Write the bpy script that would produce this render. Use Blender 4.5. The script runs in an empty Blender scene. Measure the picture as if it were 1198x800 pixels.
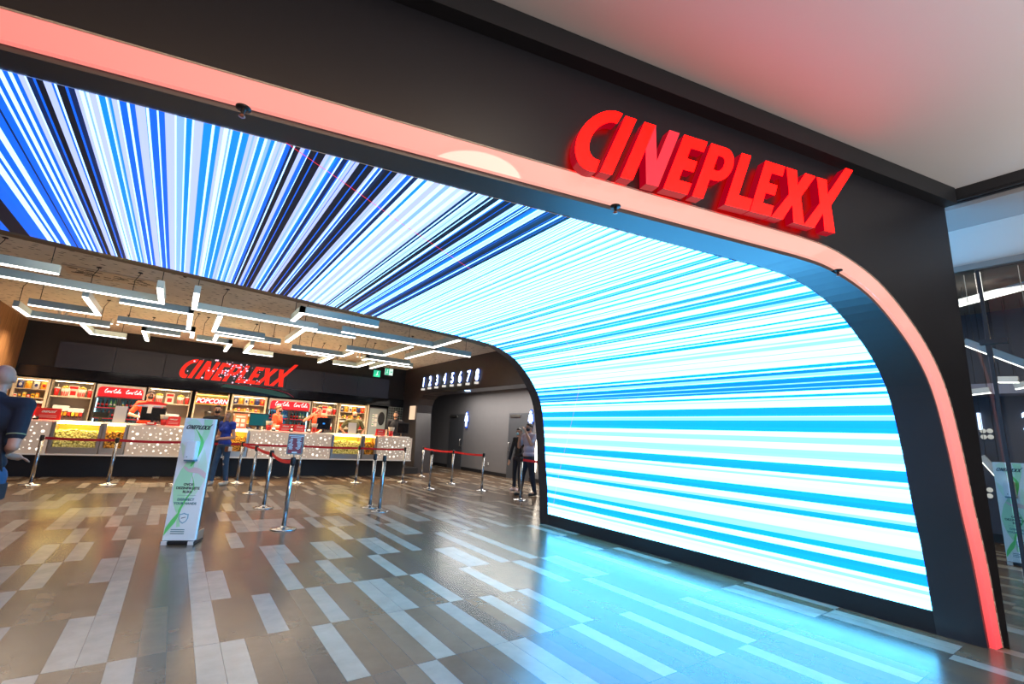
import bpy, bmesh, math, random
from math import pi, sin, cos, radians, floor
from mathutils import Vector, Matrix, Euler
random.seed(7)
C = bpy.context.scene.collection
# ------------------------------------------------------------------ camera
CAMH = 1.45; F = 541.4; YA, PI_, RO = -.6120, -.2041, .0539
def _m():
    ca, sa, cb, sb, cc, sc = cos(YA), sin(YA), cos(PI_), sin(PI_), cos(RO), sin(RO)
    return Matrix(((cc,-sc,0),(sc,cc,0),(0,0,1))) @ Matrix(((1,0,0),(0,cb,-sb),(0,sb,cb))) @ Matrix(((ca,0,sa),(0,1,0),(-sa,0,ca)))
MM = _m()
def W_(v): return Vector((v[0], v[2], -v[1]))
cam = bpy.data.cameras.new('camera'); camo = bpy.data.objects.new('camera', cam); C.objects.link(camo)
cx = W_(MM.transposed() @ Vector((1,0,0))); cy = W_(MM.transposed() @ Vector((0,-1,0))); cz = W_(MM.transposed() @ Vector((0,0,-1)))
camo.matrix_world = Matrix(((cx.x,cy.x,cz.x,0),(cx.y,cy.y,cz.y,0),(cx.z,cy.z,cz.z,CAMH),(0,0,0,1)))
cam.sensor_width = 36; cam.lens = 36*F/1198; cam.clip_start = .05; cam.clip_end = 200
S = bpy.context.scene; S.camera = camo
O0 = Vector((0,0,CAMH))
def ray(x, y): return W_(MM.transposed() @ Vector(((x-599)/F, (y-400)/F, 1)))
def at(x, y, Y): d = ray(x, y); return O0 + d*(Y/d.y)          # the place at depth Y seen at a pixel of the photo
def atx(x, y, X): d = ray(x, y); return O0 + d*(X/d.x)
def fl(x, y, z=0): d = ray(x, y); return O0 + d*((z-CAMH)/d.z)
# ------------------------------------------------------------------ world, exposure, lights
w = bpy.data.worlds.new('world'); S.world = w; w.use_nodes = True
w.node_tree.nodes['Background'].inputs[0].default_value = (1.0,.87,.78,1); w.node_tree.nodes['Background'].inputs[1].default_value = .28
vs = S.view_settings; vs.view_transform = 'Standard'; vs.look = 'None'; vs.gamma = 1; vs.use_curve_mapping = False; vs.exposure = 0.0
def area(name, loc, sx, sy, e, col, rot=(0,0,0), spread=180):
    l = bpy.data.lights.new(name, 'AREA'); l.shape = 'RECTANGLE'; l.size = sx; l.size_y = sy; l.energy = e; l.color = col; l.spread = radians(spread)
    o = bpy.data.objects.new(name, l); o.location = loc; o.rotation_euler = rot; C.objects.link(o); return o
area('mall_light', (-1.3,-.3,3.98), 4.5, 1.0, 150, (1,.58,.32))
area('upward_fill', (1.2,-2.2,2.9), 6, .5, 320, (1,.95,.93), (pi,0,0))  # unseen upward fill, added to brighten the mall ceiling
area('upward_fill', (5.6,-1.6,2.4), 1.0, 2.0, 45, (1,.97,.95), (pi,0,0))  # second unseen fill, added for the ceiling at the right
area('hall_light', (0.0,8.6,3.9), 4, 1.0, 42, (1,.86,.70), (0,0,0), 140)
area('hall_light', (0.5,13.6,3.9), 6, .8, 120, (1,.70,.42))
area('corridor_light', (9.3,12.5,3.2), .6, 10, 330, (1,.93,.86))
area('showroom_light', (10.2,1.6,4.3), 2, 3, 130, (1,.92,.84))
area('counter_light', (-1.0,16.4,3.6), 5, .6, 360, (1,.74,.48), (0,0,0), 115)
area('counter_light', (4.0,16.4,3.6), 5, .6, 340, (1,.74,.48), (0,0,0), 115)
sp_l = bpy.data.lights.new('stand_fill_spot', 'SPOT'); sp_l.energy = 420; sp_l.color = (1,.97,.90); sp_l.spot_size = radians(26); sp_l.spot_blend = 1; sp_l.shadow_soft_size = .25  # added unseen spot that brightens the sanitizer stand from the front
sp_o = bpy.data.objects.new('stand_fill_spot', sp_l); sp_o.location = (-.6,-1.2,3.3); sp_o.rotation_euler = (Vector((.25,7.0,.85))-Vector((-.6,-1.2,3.3))).to_track_quat('-Z','Y').to_euler(); C.objects.link(sp_o)
# ------------------------------------------------------------------ materials
MATS = {}
def nt(name):
    m = bpy.data.materials.new(name); m.use_nodes = True; MATS[name] = m; return m, m.node_tree.nodes, m.node_tree.links
def pb(name, col, rough=.5, metal=0., noise=0., scale=8., bump=0., spec=.5, coat=0.):
    if name in MATS: return MATS[name]
    m, n, l = nt(name); b = n['Principled BSDF']
    b.inputs['Roughness'].default_value = rough; b.inputs['Metallic'].default_value = metal
    b.inputs['Specular IOR Level'].default_value = spec; b.inputs['Coat Weight'].default_value = coat
    tc = n.new('ShaderNodeTexCoord'); t = n.new('ShaderNodeTexNoise'); t.inputs['Scale'].default_value = scale; t.inputs['Detail'].default_value = 4
    l.new(tc.outputs['Object'], t.inputs['Vector'])
    r = n.new('ShaderNodeMapRange'); r.inputs[3].default_value = 1-noise; r.inputs[4].default_value = 1+noise
    l.new(t.outputs['Fac'], r.inputs[0])
    mx = n.new('ShaderNodeVectorMath'); mx.operation = 'SCALE'; mx.inputs[0].default_value = col[:3]
    l.new(r.outputs[0], mx.inputs['Scale']); l.new(mx.outputs[0], b.inputs['Base Color'])
    if bump:
        bp = n.new('ShaderNodeBump'); bp.inputs['Strength'].default_value = bump; bp.inputs['Distance'].default_value = .01
        l.new(t.outputs['Fac'], bp.inputs['Height']); l.new(bp.outputs[0], b.inputs['Normal'])
    return m
def em(name, col, s=1., gloss=0.):
    if name in MATS: return MATS[name]
    m, n, l = nt(name); b = n['Principled BSDF']
    b.inputs['Base Color'].default_value = (*[min(.6, c*.25) for c in col[:3]],1); b.inputs['Roughness'].default_value = .3 if not gloss else gloss
    b.inputs['Emission Color'].default_value = (*col[:3],1); b.inputs['Emission Strength'].default_value = s
    return m
def glass(name, tint=(1,1,1), refl=1.0, rough=.0):
    if name in MATS: return MATS[name]
    m, n, l = nt(name); n.remove(n['Principled BSDF'])
    t = n.new('ShaderNodeBsdfTransparent'); t.inputs[0].default_value = (*tint,1)
    g = n.new('ShaderNodeBsdfGlossy'); g.inputs['Roughness'].default_value = rough
    f = n.new('ShaderNodeFresnel'); f.inputs[0].default_value = 1.45
    mu = n.new('ShaderNodeMath'); mu.operation = 'MULTIPLY'; mu.inputs[1].default_value = refl
    x = n.new('ShaderNodeMixShader'); l.new(f.outputs[0], mu.inputs[0]); l.new(mu.outputs[0], x.inputs[0]); l.new(t.outputs[0], x.inputs[1]); l.new(g.outputs[0], x.inputs[2])
    l.new(x.outputs[0], n['Material Output'].inputs[0]); return m
BLK = pb('black_satin_panel', (.012,.014,.018), .33, spec=.5, noise=.15, scale=2)
BLKM = pb('black_matt_panel', (.010,.011,.014), .55)
BLKG = pb('black_gloss_panel', (.008,.008,.010), .08, spec=.6)
FAC = pb('facade_black', (.0075,.008,.013), .45, noise=.12, scale=1.5)
CHROME = pb('chrome', (.42,.44,.46), .20, 1.)
STEEL = pb('brushed_steel', (.45,.44,.42), .35, 1., noise=.1, scale=30)
BPLA = pb('black_plastic', (.015,.015,.017), .4)
BELT = pb('red_webbing', (.55,.012,.02), .7, noise=.1, scale=60)
WHT = pb('white_lacquer', (.75,.74,.71), .35)
CREAM = pb('cream_board', (.66,.55,.38), .5, noise=.05)
BEIGE = pb('beige_board', (.36,.31,.24), .6, noise=.06)
GWALL = pb('grey_plaster', (.17,.165,.17), .85, noise=.06, scale=5)
DOORM = pb('door_grey', (.07,.075,.085), .5)
RED = pb('red_plastic', (.70,.02,.02), .35)
WOOD = None
def wood():
    m, n, l = nt('wood_veneer'); b = n['Principled BSDF']; tc = n.new('ShaderNodeTexCoord'); mp = n.new('ShaderNodeMapping'); mp.inputs['Scale'].default_value = (9,9,.7)
    t = n.new('ShaderNodeTexNoise'); t.inputs['Scale'].default_value = 2.2; t.inputs['Detail'].default_value = 8; t.inputs['Distortion'].default_value = .6
    cr = n.new('ShaderNodeValToRGB'); e = cr.color_ramp.elements; e[0].position = .3; e[0].color = (.14,.06,.022,1); e[1].position = .75; e[1].color = (.40,.21,.085,1)
    l.new(tc.outputs['Object'], mp.inputs[0]); l.new(mp.outputs[0], t.inputs[0]); l.new(t.outputs['Fac'], cr.inputs[0]); l.new(cr.outputs[0], b.inputs['Base Color']); b.inputs['Roughness'].default_value = .5
    return m
WOOD = wood()
def ceilmat():
    m, n, l = nt('wood_wool_ceiling'); b = n['Principled BSDF']; tc = n.new('ShaderNodeTexCoord')
    mp = n.new('ShaderNodeMapping'); mp.inputs['Scale'].default_value = (3.4,7.5,6)
    v = n.new('ShaderNodeTexVoronoi'); v.inputs['Scale'].default_value = 1.6; l.new(tc.outputs['Object'], mp.inputs[0]); l.new(mp.outputs[0], v.inputs['Vector'])
    t = n.new('ShaderNodeTexNoise'); t.inputs['Scale'].default_value = 4; t.inputs['Detail'].default_value = 6; l.new(tc.outputs['Object'], t.inputs['Vector'])
    cr = n.new('ShaderNodeValToRGB'); e = cr.color_ramp.elements; e[0].position = .16; e[0].color = (.10,.08,.06,1); e[1].position = .24; e[1].color = (.64,.56,.46,1)
    l.new(v.outputs['Distance'], cr.inputs[0])
    mr = n.new('ShaderNodeMapRange'); mr.inputs[3].default_value = .82; mr.inputs[4].default_value = 1.15; l.new(t.outputs['Fac'], mr.inputs[0])
    s = n.new('ShaderNodeVectorMath'); s.operation = 'SCALE'; l.new(cr.outputs[0], s.inputs[0]); l.new(mr.outputs[0], s.inputs['Scale']); l.new(s.outputs[0], b.inputs['Base Color'])
    b.inputs['Roughness'].default_value = .9; return m
CEILW = ceilmat()
# ------------------------------------------------------------------ mesh helpers
class MB:
    def __init__(s): s.v = []; s.f = []; s.m = []; s.sm = []
    def add(s, vs_, fs_, mi=0, sm=False):
        o = len(s.v); s.v += [tuple(v) for v in vs_]; s.f += [tuple(i+o for i in f) for f in fs_]; s.m += [mi]*len(fs_); s.sm += [sm]*len(fs_); return s
    def box(s, a, b, mi=0, M=None, bev=0):
        (x0,y0,z0),(x1,y1,z1) = a, b
        if x0>x1: x0,x1=x1,x0
        if y0>y1: y0,y1=y1,y0
        if z0>z1: z0,z1=z1,z0
        if bev:
            bm = bmesh.new(); bmesh.ops.create_cube(bm, size=1)
            for v in bm.verts: v.co = Vector(((x0+x1)/2+v.co.x*(x1-x0),(y0+y1)/2+v.co.y*(y1-y0),(z0+z1)/2+v.co.z*(z1-z0)))
            bmesh.ops.bevel(bm, geom=bm.edges[:], offset=bev, segments=2, affect='EDGES'); bm.verts.index_update()
            vs_ = [v.co.copy() for v in bm.verts]; fs_ = [[v.index for v in f.verts] for f in bm.faces]; bm.free()
        else:
            vs_ = [Vector(p) for p in ((x0,y0,z0),(x1,y0,z0),(x1,y1,z0),(x0,y1,z0),(x0,y0,z1),(x1,y0,z1),(x1,y1,z1),(x0,y1,z1))]
            fs_ = [(0,3,2,1),(4,5,6,7),(0,1,5,4),(1,2,6,5),(2,3,7,6),(3,0,4,7)]
        if M: vs_ = [M@v for v in vs_]
        return s.add(vs_, fs_, mi)
    def lathe(s, prof, c=(0,0,0), n=20, mi=0, M=None, sm=True):
        vs_ = []; fs_ = []
        for r, z in prof:
            for i in range(n):
                a = 2*pi*i/n; vs_.append(Vector((r*cos(a)+c[0], r*sin(a)+c[1], z+c[2])))
        for j in range(len(prof)-1):
            for i in range(n): fs_.append((j*n+i, j*n+(i+1)%n, (j+1)*n+(i+1)%n, (j+1)*n+i))
        fs_.append(tuple(range(n))[::-1]); fs_.append(tuple((len(prof)-1)*n+i for i in range(n)))
        if M: vs_ = [M@v for v in vs_]
        return s.add(vs_, fs_, mi, sm)
    def tube(s, pts, r, n=8, mi=0, cap=True):
        pts = [Vector(p) for p in pts]; rs = r if isinstance(r, (list,tuple)) else [r]*len(pts)
        vs_ = []; fs_ = []; d0 = (pts[1]-pts[0]).normalized(); u = d0.orthogonal().normalized()
        for i, p in enumerate(pts):
            d = (pts[min(i+1,len(pts)-1)]-pts[max(i-1,0)]).normalized(); u = (u-d*u.dot(d)).normalized(); w_ = d.cross(u)
            for k in range(n): a = 2*pi*k/n; vs_.append(p+(u*cos(a)+w_*sin(a))*rs[i])
        for i in range(len(pts)-1):
            for k in range(n): fs_.append((i*n+k, i*n+(k+1)%n, (i+1)*n+(k+1)%n, (i+1)*n+k))
        if cap: fs_.append(tuple(range(n))[::-1]); fs_.append(tuple((len(pts)-1)*n+k for k in range(n)))
        return s.add(vs_, fs_, mi, True)
    def ell(s, c, r, mi=0, n=16, m=10, M=None):
        vs_ = []; fs_ = []; c = Vector(c); r = (r,r,r) if isinstance(r,(int,float)) else r
        for j in range(1,m):
            t = pi*j/m
            for i in range(n): a = 2*pi*i/n; vs_.append(Vector((r[0]*sin(t)*cos(a), r[1]*sin(t)*sin(a), r[2]*cos(t))))
        vs_ += [Vector((0,0,r[2])), Vector((0,0,-r[2]))]
        for j in range(m-2):
            for i in range(n): fs_.append((j*n+i, (j+1)*n+i, (j+1)*n+(i+1)%n, j*n+(i+1)%n))
        k = (m-1)*n
        for i in range(n): fs_.append((k, i, (i+1)%n)); fs_.append((k+1, (m-2)*n+(i+1)%n, (m-2)*n+i))
        vs_ = [(M@v if M else v)+c for v in vs_]
        return s.add(vs_, fs_, mi, True)
    def prism(s, poly, o, u, v, d, mi=0, side=None):
        """polygon (a,b) laid on origin o along u,v and extruded by the vector d"""
        o, u, v, d = Vector(o), Vector(u), Vector(v), Vector(d); n = len(poly)
        P0 = [o+u*a+v*b for a, b in poly]
        bm = bmesh.new(); vv = [bm.verts.new(p) for p in P0]; f = bm.faces.new(vv); f.normal_update(); bm.verts.index_update()
        r = bmesh.ops.triangulate(bm, faces=[f], ngon_method='EAR_CLIP'); tris = [[x.index for x in q.verts] for q in bm.faces]; bm.free()
        s.add(P0+[p+d for p in P0], [tuple(t) for t in tris]+[tuple(i+n for i in t[::-1]) for t in tris], mi)
        s.add(P0+[p+d for p in P0], [(i, (i+1)%n, (i+1)%n+n, i+n) for i in range(n)], mi if side is None else side)
        return s
    def grid(s, fn, nu, nv, mi=0, sm=True):
        vs_ = [fn(i/nu, j/nv) for j in range(nv+1) for i in range(nu+1)]
        return s.add(vs_, [(j*(nu+1)+i, j*(nu+1)+i+1, (j+1)*(nu+1)+i+1, (j+1)*(nu+1)+i) for j in range(nv) for i in range(nu)], mi, sm)
    def build(s, name, mats, parent=None, loc=None, rz=0, fix=True):
        me = bpy.data.meshes.new(name); me.from_pydata(s.v, [], s.f); me.validate(clean_customdata=False)
        for m_ in (mats if isinstance(mats,(list,tuple)) else [mats]): me.materials.append(m_)
        if len(me.polygons) == len(s.m):
            me.polygons.foreach_set('material_index', s.m); me.polygons.foreach_set('use_smooth', s.sm)
        if fix:
            bm = bmesh.new(); bm.from_mesh(me); bmesh.ops.recalc_face_normals(bm, faces=bm.faces[:]); bm.to_mesh(me); bm.free()
        o = bpy.data.objects.new(name, me); C.objects.link(o)
        if parent: o.parent = parent
        if loc is not None: o.location = loc
        o.rotation_euler[2] = rz
        return o
def tag(o, label=None, cat=None, group=None, kind=None):
    if label: o['label'] = label
    if cat: o['category'] = cat
    if group: o['group'] = group
    if kind: o['kind'] = kind
    return o
def thing(name, label, cat, loc=(0,0,0), rz=0, group=None):
    o = bpy.data.objects.new(name, None); o.empty_display_size = .1; C.objects.link(o); o.location = loc; o.rotation_euler[2] = rz
    return tag(o, label, cat, group)
def kids(o): return list(o.children)
def copy_tree(o, parent=None):
    c = o.copy(); C.objects.link(c)
    if parent: c.parent = parent
    for ch in kids(o): copy_tree(ch, c)
    return c
def struct(name, mb, m, label=None):
    o = mb.build(name, m); o['kind'] = 'structure'
    if label: o['label'] = label
    return o
def text_mesh(txt, size, name, mat, parent, M, bold=0.0, align='CENTER', depth=.001, shear=0., xs=1.):
    cu = bpy.data.curves.new(name, 'FONT'); cu.body = txt; cu.size = size; cu.align_x = align; cu.extrude = depth; cu.offset = bold; cu.shear = shear; cu.resolution_u = 3
    t = bpy.data.objects.new(name+'_tmp', cu); C.objects.link(t)
    dg = bpy.context.evaluated_depsgraph_get(); dg.update(); me = bpy.data.meshes.new_from_object(t.evaluated_get(dg))
    bpy.data.objects.remove(t); me.transform(Matrix.Diagonal((xs,1,1,1))); me.transform(M); me.materials.clear(); me.materials.append(mat)
    o = bpy.data.objects.new(name, me); C.objects.link(o)
    if parent: o.parent = parent
    return o
def frame(o, u, v):
    u = Vector(u).normalized(); v = Vector(v).normalized(); n = u.cross(v)
    return Matrix(((u.x,v.x,n.x,o[0]),(u.y,v.y,n.y,o[1]),(u.z,v.z,n.z,o[2]),(0,0,0,1)))
# ------------------------------------------------------------------ logo letters (unit height, upright; sheared when placed)
def arcp(cx_, cy_, rx, ry, a0, a1, n): return [(cx_+rx*cos(radians(a0+(a1-a0)*i/n)), cy_+ry*sin(radians(a0+(a1-a0)*i/n))) for i in range(n+1)]
T_ = .2
GL = {
 'C': [arcp(.40,.5,.40,.53,78,282,22) + arcp(.43,.5,.24,.33,278,82,18)],
 'I': [[(0,0),(.19,0),(.19,1),(0,1)]],
 'N': [[(0,0),(.2,0),(.2,.55),(.2,1),(0,1)], [(.2,1),(.2,.55),(.43,0),(.64,0),(.64,1),(.45,1),(.45,.42)]],
 'E': [[(0,0),(.44,0),(.44,.2),(.2,.2),(.2,.4),(.4,.4),(.4,.6),(.2,.6),(.2,.8),(.45,.8),(.45,1),(0,1)]],
 'P': [[(0,0),(.2,0),(.2,.36),(.3,.36)]+arcp(.3,.68,.25,.32,-90,90,12)[1:]+[(0,1),(0,0.82),(.28,.82)]+arcp(.28,.68,.09,.14,80,-80,8)+[(.2,.54),(.2,.8),(0,.8)]],
 'L': [[(0,0),(.5,0),(.5,.22),(.2,.22),(.2,1),(0,1)]],
 'X': [[(0,0),(.25,0),(.37,.32),(.5,0),(.75,0),(.51,.52),(.72,1),(.47,1),(.37,.72),(.27,1),(.02,1),(.24,.5)]],
 'Y': [[(0,0),(.25,0),(.37,.32),(.5,0),(.76,0),(.51,.52),(.86,1.38),(.66,1.38),(.37,.72),(.27,1),(.02,1),(.24,.5)]],
}
GL['P'] = [[(0,0),(.2,0),(.2,1),(0,1)], [(.2,.36),(.3,.36)]+arcp(.3,.68,.25,.32,-90,90,12)[1:]+[(.2,1),(.2,.82),(.28,.82)]+arcp(.28,.68,.09,.14,80,-80,8)+[(.2,.54)]]
LOGO = [('C',0),('I',.54),('N',.87),('E',1.6),('P',2.13),('L',2.76),('E',3.28),('X',3.74),('Y',4.48)]
def logo_strokes(h, k=.41, rise=0.):
    """[(letter, [polygons in metres])] for the slanted word"""
    return [(g, [[((x0+a+k*b)*h, b*h + rise*(x0+a)*h) for a, b in poly] for poly in GL[g]]) for g, x0 in LOGO]
def flat_logo(name, mat, parent, o, u, v, width, depth, rise=0.):
    h = width/5.7; mb = MB(); n = Vector(u).cross(Vector(v)).normalized()*depth
    for g, polys in logo_strokes(h, .41, rise):
        for p in polys: mb.prism(p, o, u, v, n)
    return mb.build(name, mat, parent)
DIG = {'1': '0,.76 .17,1 .3,1 .3,0'}
STR = """9.12B 9.09K 8.97B 8.86W 8.82B 8.80W 8.78B 8.74W 8.708B 8.669D 8.659B 8.623W 8.61B 8.591W 8.571B 8.552W 8.537B 8.519L 8.497W 8.49D 8.468B 8.458K 8.432L 8.403B 8.394W 8.385K 8.355B 8.344D 8.32L 8.304W 8.288P 8.279W 8.269L 8.243W 8.233C 8.207W 8.2P 8.194C 8.184L 8.162W 8.155B 8.126W 8.115B 8.093L 8.053C 8.05W 8.039B 8.007W 8B 7.975L 7.971L 7.934W 7.926P 7.893W 7.885C 7.86W 7.852L 7.812C 7.776W 7.763C 7.74L 7.723W 7.703P 7.694W 7.685C 7.65W 7.64C 7.611L 7.594P 7.585L 7.571W 7.564C 7.539W 7.526P 7.509C 7.491W 7.482L 7.464P 7.457L 7.444W 7.437B 7.415D 7.402W 7.394K 7.367L 7.345B 7.327B 7.322W 7.318K 7.314K 7.286B 7.279K 7.241L 7.222P 7.211L 7.201W 7.191C 7.178B 7.161W 7.153D 7.127B 7.119W 7.112P 7.104L 7.09B 7.085L 7.065K 7.027B 7.019K 6.983L 6.972W 6.963B 6.95D 6.946W 6.939D 6.92K 6.894B 6.886K 6.853L 6.838P 6.832L 6.812W 6.802B 6.773W 6.763D 6.735W 6.70C 6.68W 6.64L 6.60W 6.57P 6.54W 6.50L 6.47W 6.44L 6.41D 6.39W 6.38D 6.362W 6.35L 6.329P 6.321L 6.3W 6.293K 6.28D 6.27W 6.263K 6.222W 6.198B 6.186K 6.147B 6.141K 6.101L 6.08P 6.067W 6.059B 6.048D 6.036W 6.03D 6.016W 6.009D 5.992B 5.964C 5.952W 5.94L 5.909W 5.897D 5.877B 5.872D 5.845K 5.806B 5.8D 5.783W 5.771B 5.763D 5.743B 5.739K 5.708W 5.693C 5.687W 5.666C 5.658W 5.642P 5.633W 5.608C 5.598W 5.577C 5.572W 5.55P 5.535C 5.523W 5.497C 5.489W 5.451C 5.442W 5.412C 5.398W 5.352P 5.332C 5.315W 5.266P 5.246C 5.234W 5.179P 5.159C 5.145W 5.085C 5.066W 5.022C 5.009W 4.96C 4.944W 4.891C 4.879W 4.826C 4.812W 4.781C 4.765W 4.713C 4.696W 4.639C 4.614W 4.564C 4.535W 4.513P 4.49W 4.439C 4.403P 4.391B 4.357L 4.33W 4.286C 4.255P 4.245B 4.197W 4.164P 4.153L 4.089C 4.054W 3.98C 3.937P 3.914W 3.82C 3.793W 3.759P 3.736W 3.649B 3.583P 3.562W 3.525B 3.479P 3.464C 3.41W 3.32C 3.286P 3.275B 3.228P 3.192W 3.152C 3.127P 3.108B 3.083W 3.051P 3.036W 2.969C 2.957C 2.945W 2.929W 2.907P 2.895C 2.892W 2.854C 2.829W 2.816C 2.773W 2.708P 2.689W 2.663P 2.621W 2.564P 2.555W 2.484P 2.475W 2.403C 2.366W 2.348B 2.31P 2.277W 2.266C 2.253B 2.209P 2.196B 2.155P 2.147B 2.118W 2.08C 2.052W 2.03P 2.019W 1.949C 1.853W 1.842P 1.805B 1.799C 1.686W 1.631P 1.571W 1.499P 1.416W 1.352C 1.251W 1.215P 1.192W 1.073C 0.974W 0.907P 0.879C 0.824W 0.67P 0.599C 0.541W 0.478C 0.379W 0.34P 0.31W 0.19K"""
CELLS = """-16,12;-14,10;-13,10;-13,11;-12,8;-12,10;-11,7;-11,10;-11,13;-9,8;-8,4;-8,6;-8,8;-8,9;-8,12;-7,3;-7,5;-7,7;-6,6;-6,9;-6,13;-5,2;-5,8;-5,10;-5,13;-4,3;-4,5;-4,9;-4,12;-4,13;-3,3;-3,4;-3,5;-3,6;-2,2;-2,9;1,2;1,3;1,4;1,5;2,2;2,4;4,3;4,6;4,8;6,2;6,4;6,5;6,7;7,3;7,5;7,9;8,9;9,1;9,4;9,7;10,2;10,3;10,5;11,3;11,5;13,1;13,2;13,4;13,6;13,8;13,9;14,1;14,3;14,5;14,7;15,5;16,2;17,6;17,8;18,1;18,3;18,10;19,2;19,4;19,6;19,8;21,11;22,1;22,9;23,3;23,7;24,0;25,1;25,2;25,4;26,3;27,3;28,0;28,1;31,2;31,3"""
# ================================================================== FLOOR (long planks 0.146 x 0.905 m)
def floormat():
    m, n, l = nt('floor_planks'); b = n['Principled BSDF']
    at_ = n.new('ShaderNodeVertexColor'); at_.layer_name = 'plank'
    g = n.new('ShaderNodeNewGeometry'); sp = n.new('ShaderNodeSeparateXYZ'); l.new(g.outputs['Position'], sp.inputs[0])
    def mth(op, a, b_=None):
        k = n.new('ShaderNodeMath'); k.operation = op
        for i, q in enumerate((a, b_)):
            if q is None: continue
            if isinstance(q, (int,float)): k.inputs[i].default_value = q
            else: l.new(q, k.inputs[i])
        return k.outputs[0]
    def line(sock, off, per, wd):
        q = mth('FRACT', mth('DIVIDE', mth('SUBTRACT', sock, off), per)); q = mth('MULTIPLY', mth('MINIMUM', q, mth('SUBTRACT', 1., q)), per)
        return mth('LESS_THAN', q, wd)
    gr = mth('MAXIMUM', line(sp.outputs['X'], .189-14.58, .1458, .0016), line(sp.outputs['Y'], 1.2-9.05, .905, .0024))
    t = n.new('ShaderNodeTexNoise'); t.inputs['Scale'].default_value = 5; t.inputs['Detail'].default_value = 7; t.inputs['Roughness'].default_value = .65
    l.new(g.outputs['Position'], t.inputs['Vector'])
    mr = n.new('ShaderNodeMapRange'); mr.inputs[1].default_value = .3; mr.inputs[2].default_value = .7; mr.inputs[3].default_value = .88; mr.inputs[4].default_value = 1.12; l.new(t.outputs['Fac'], mr.inputs[0])
    s = n.new('ShaderNodeVectorMath'); s.operation = 'SCALE'; l.new(at_.outputs['Color'], s.inputs[0]); l.new(mr.outputs[0], s.inputs['Scale'])
    mx = n.new('ShaderNodeMix'); mx.data_type = 'RGBA'; mx.inputs['B'].default_value = (.03,.032,.036,1); l.new(gr, mx.inputs['Factor']); l.new(s.outputs[0], mx.inputs['A'])
    l.new(mx.outputs['Result'], b.inputs['Base Color'])
    m2 = n.new('ShaderNodeMapRange'); m2.inputs[1].default_value = .35; m2.inputs[2].default_value = .7; m2.inputs[3].default_value = .21; m2.inputs[4].default_value = .27; l.new(t.outputs['Fac'], m2.inputs[0])
    l.new(m2.outputs[0], b.inputs['Roughness']); b.inputs['Specular IOR Level'].default_value = .8
    bp = n.new('ShaderNodeBump'); bp.inputs['Strength'].default_value = .03; bp.inputs['Distance'].default_value = .004; l.new(t.outputs['Fac'], bp.inputs['Height']); l.new(bp.outputs[0], b.inputs['Normal'])
    return m
light_cells = {tuple(map(int, c.split(','))) for c in CELLS.split(';')}
DARKS = [(.135,.080,.043),(.150,.090,.048),(.118,.075,.046),(.165,.106,.062),(.100,.068,.045)]
LIGHTS = [(.36,.30,.225),(.33,.28,.215),(.30,.26,.205)]
vs_, fs_, cols = [], [], []
rf = random.Random(11)
for i in range(-62, 92):
    for j in range(-6, 24):
        x0 = .189+i*.1458; y0 = 1.2+j*.905; k = len(vs_)
        vs_ += [(x0,y0,0),(x0+.1458,y0,0),(x0+.1458,y0+.905,0),(x0,y0+.905,0)]; fs_.append((k,k+1,k+2,k+3))
        known = (-16 <= i <= 32 and j <= 3) or (-8 <= i <= 16 and j <= 6)
        lt = (i,j) in light_cells or (not known and rf.random() < .30)
        cols.append(rf.choice(LIGHTS if lt else DARKS))
me = bpy.data.meshes.new('floor'); me.from_pydata(vs_, [], fs_); ca_ = me.color_attributes.new('plank', 'FLOAT_COLOR', 'CORNER')
for q, c in enumerate(cols):
    for k in range(4): ca_.data[q*4+k].color = (*c,1)
me.materials.append(floormat()); fo = bpy.data.objects.new('floor', me); C.objects.link(fo); fo['kind'] = 'structure'
# ================================================================== PORTAL profile in (x, z)
PR = [(5.56,0),(5.54,.19),(5.50,.63),(5.43,1.07),(5.375,1.51),(5.285,1.96),(5.15,2.25),(4.91,2.52),(4.56,2.775),(4.12,2.92),(3.74,2.95)]
def cr_(pts, sub):
    out = []
    for i in range(len(pts)-1):
        p0 = pts[max(i-1,0)]; p1 = pts[i]; p2 = pts[i+1]; p3 = pts[min(i+2,len(pts)-1)]
        for k in range(sub):
            t = k/sub; out.append(tuple(.5*((2*p1[a])+(-p0[a]+p2[a])*t+(2*p0[a]-5*p1[a]+4*p2[a]-p3[a])*t*t+(-p0[a]+3*p1[a]-3*p2[a]+p3[a])*t**3) for a in (0,1)))
    return out+[pts[-1]]
XL = -3.72; XF = -5.0
PS = cr_(PR, 5)                                             # smooth corner
_l = [0.]
for a, b in zip(PR[:-1], PR[1:]): _l.append(_l[-1]+math.hypot(b[0]-a[0], b[1]-a[1]))
SC = _l[-1]
_ls = [0.]
for a, b in zip(PS[:-1], PS[1:]): _ls.append(_ls[-1]+math.hypot(b[0]-a[0], b[1]-a[1]))
def prof(s):
    if s >= _ls[-1]: return (PS[-1][0]-(s-_ls[-1]), PS[-1][1])
    for i in range(len(_ls)-1):
        if s <= _ls[i+1]:
            t = (s-_ls[i])/(_ls[i+1]-_ls[i]); return (PS[i][0]+(PS[i+1][0]-PS[i][0])*t, PS[i][1]+(PS[i+1][1]-PS[i][1])*t)
SMAX = _ls[-1]+3.74-XL
def yface(x): return 1.031-(x-5.627)*math.tan(radians(14))      # facade plane
def ynear(x): return 2.64-.225*x                                # front edge of the screen
def yfar(x): return 6.5+(x-5.45)*math.tan(radians(8))           # back edge of the screen
ss = [SMAX*i/1 for i in range(0)]
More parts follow.
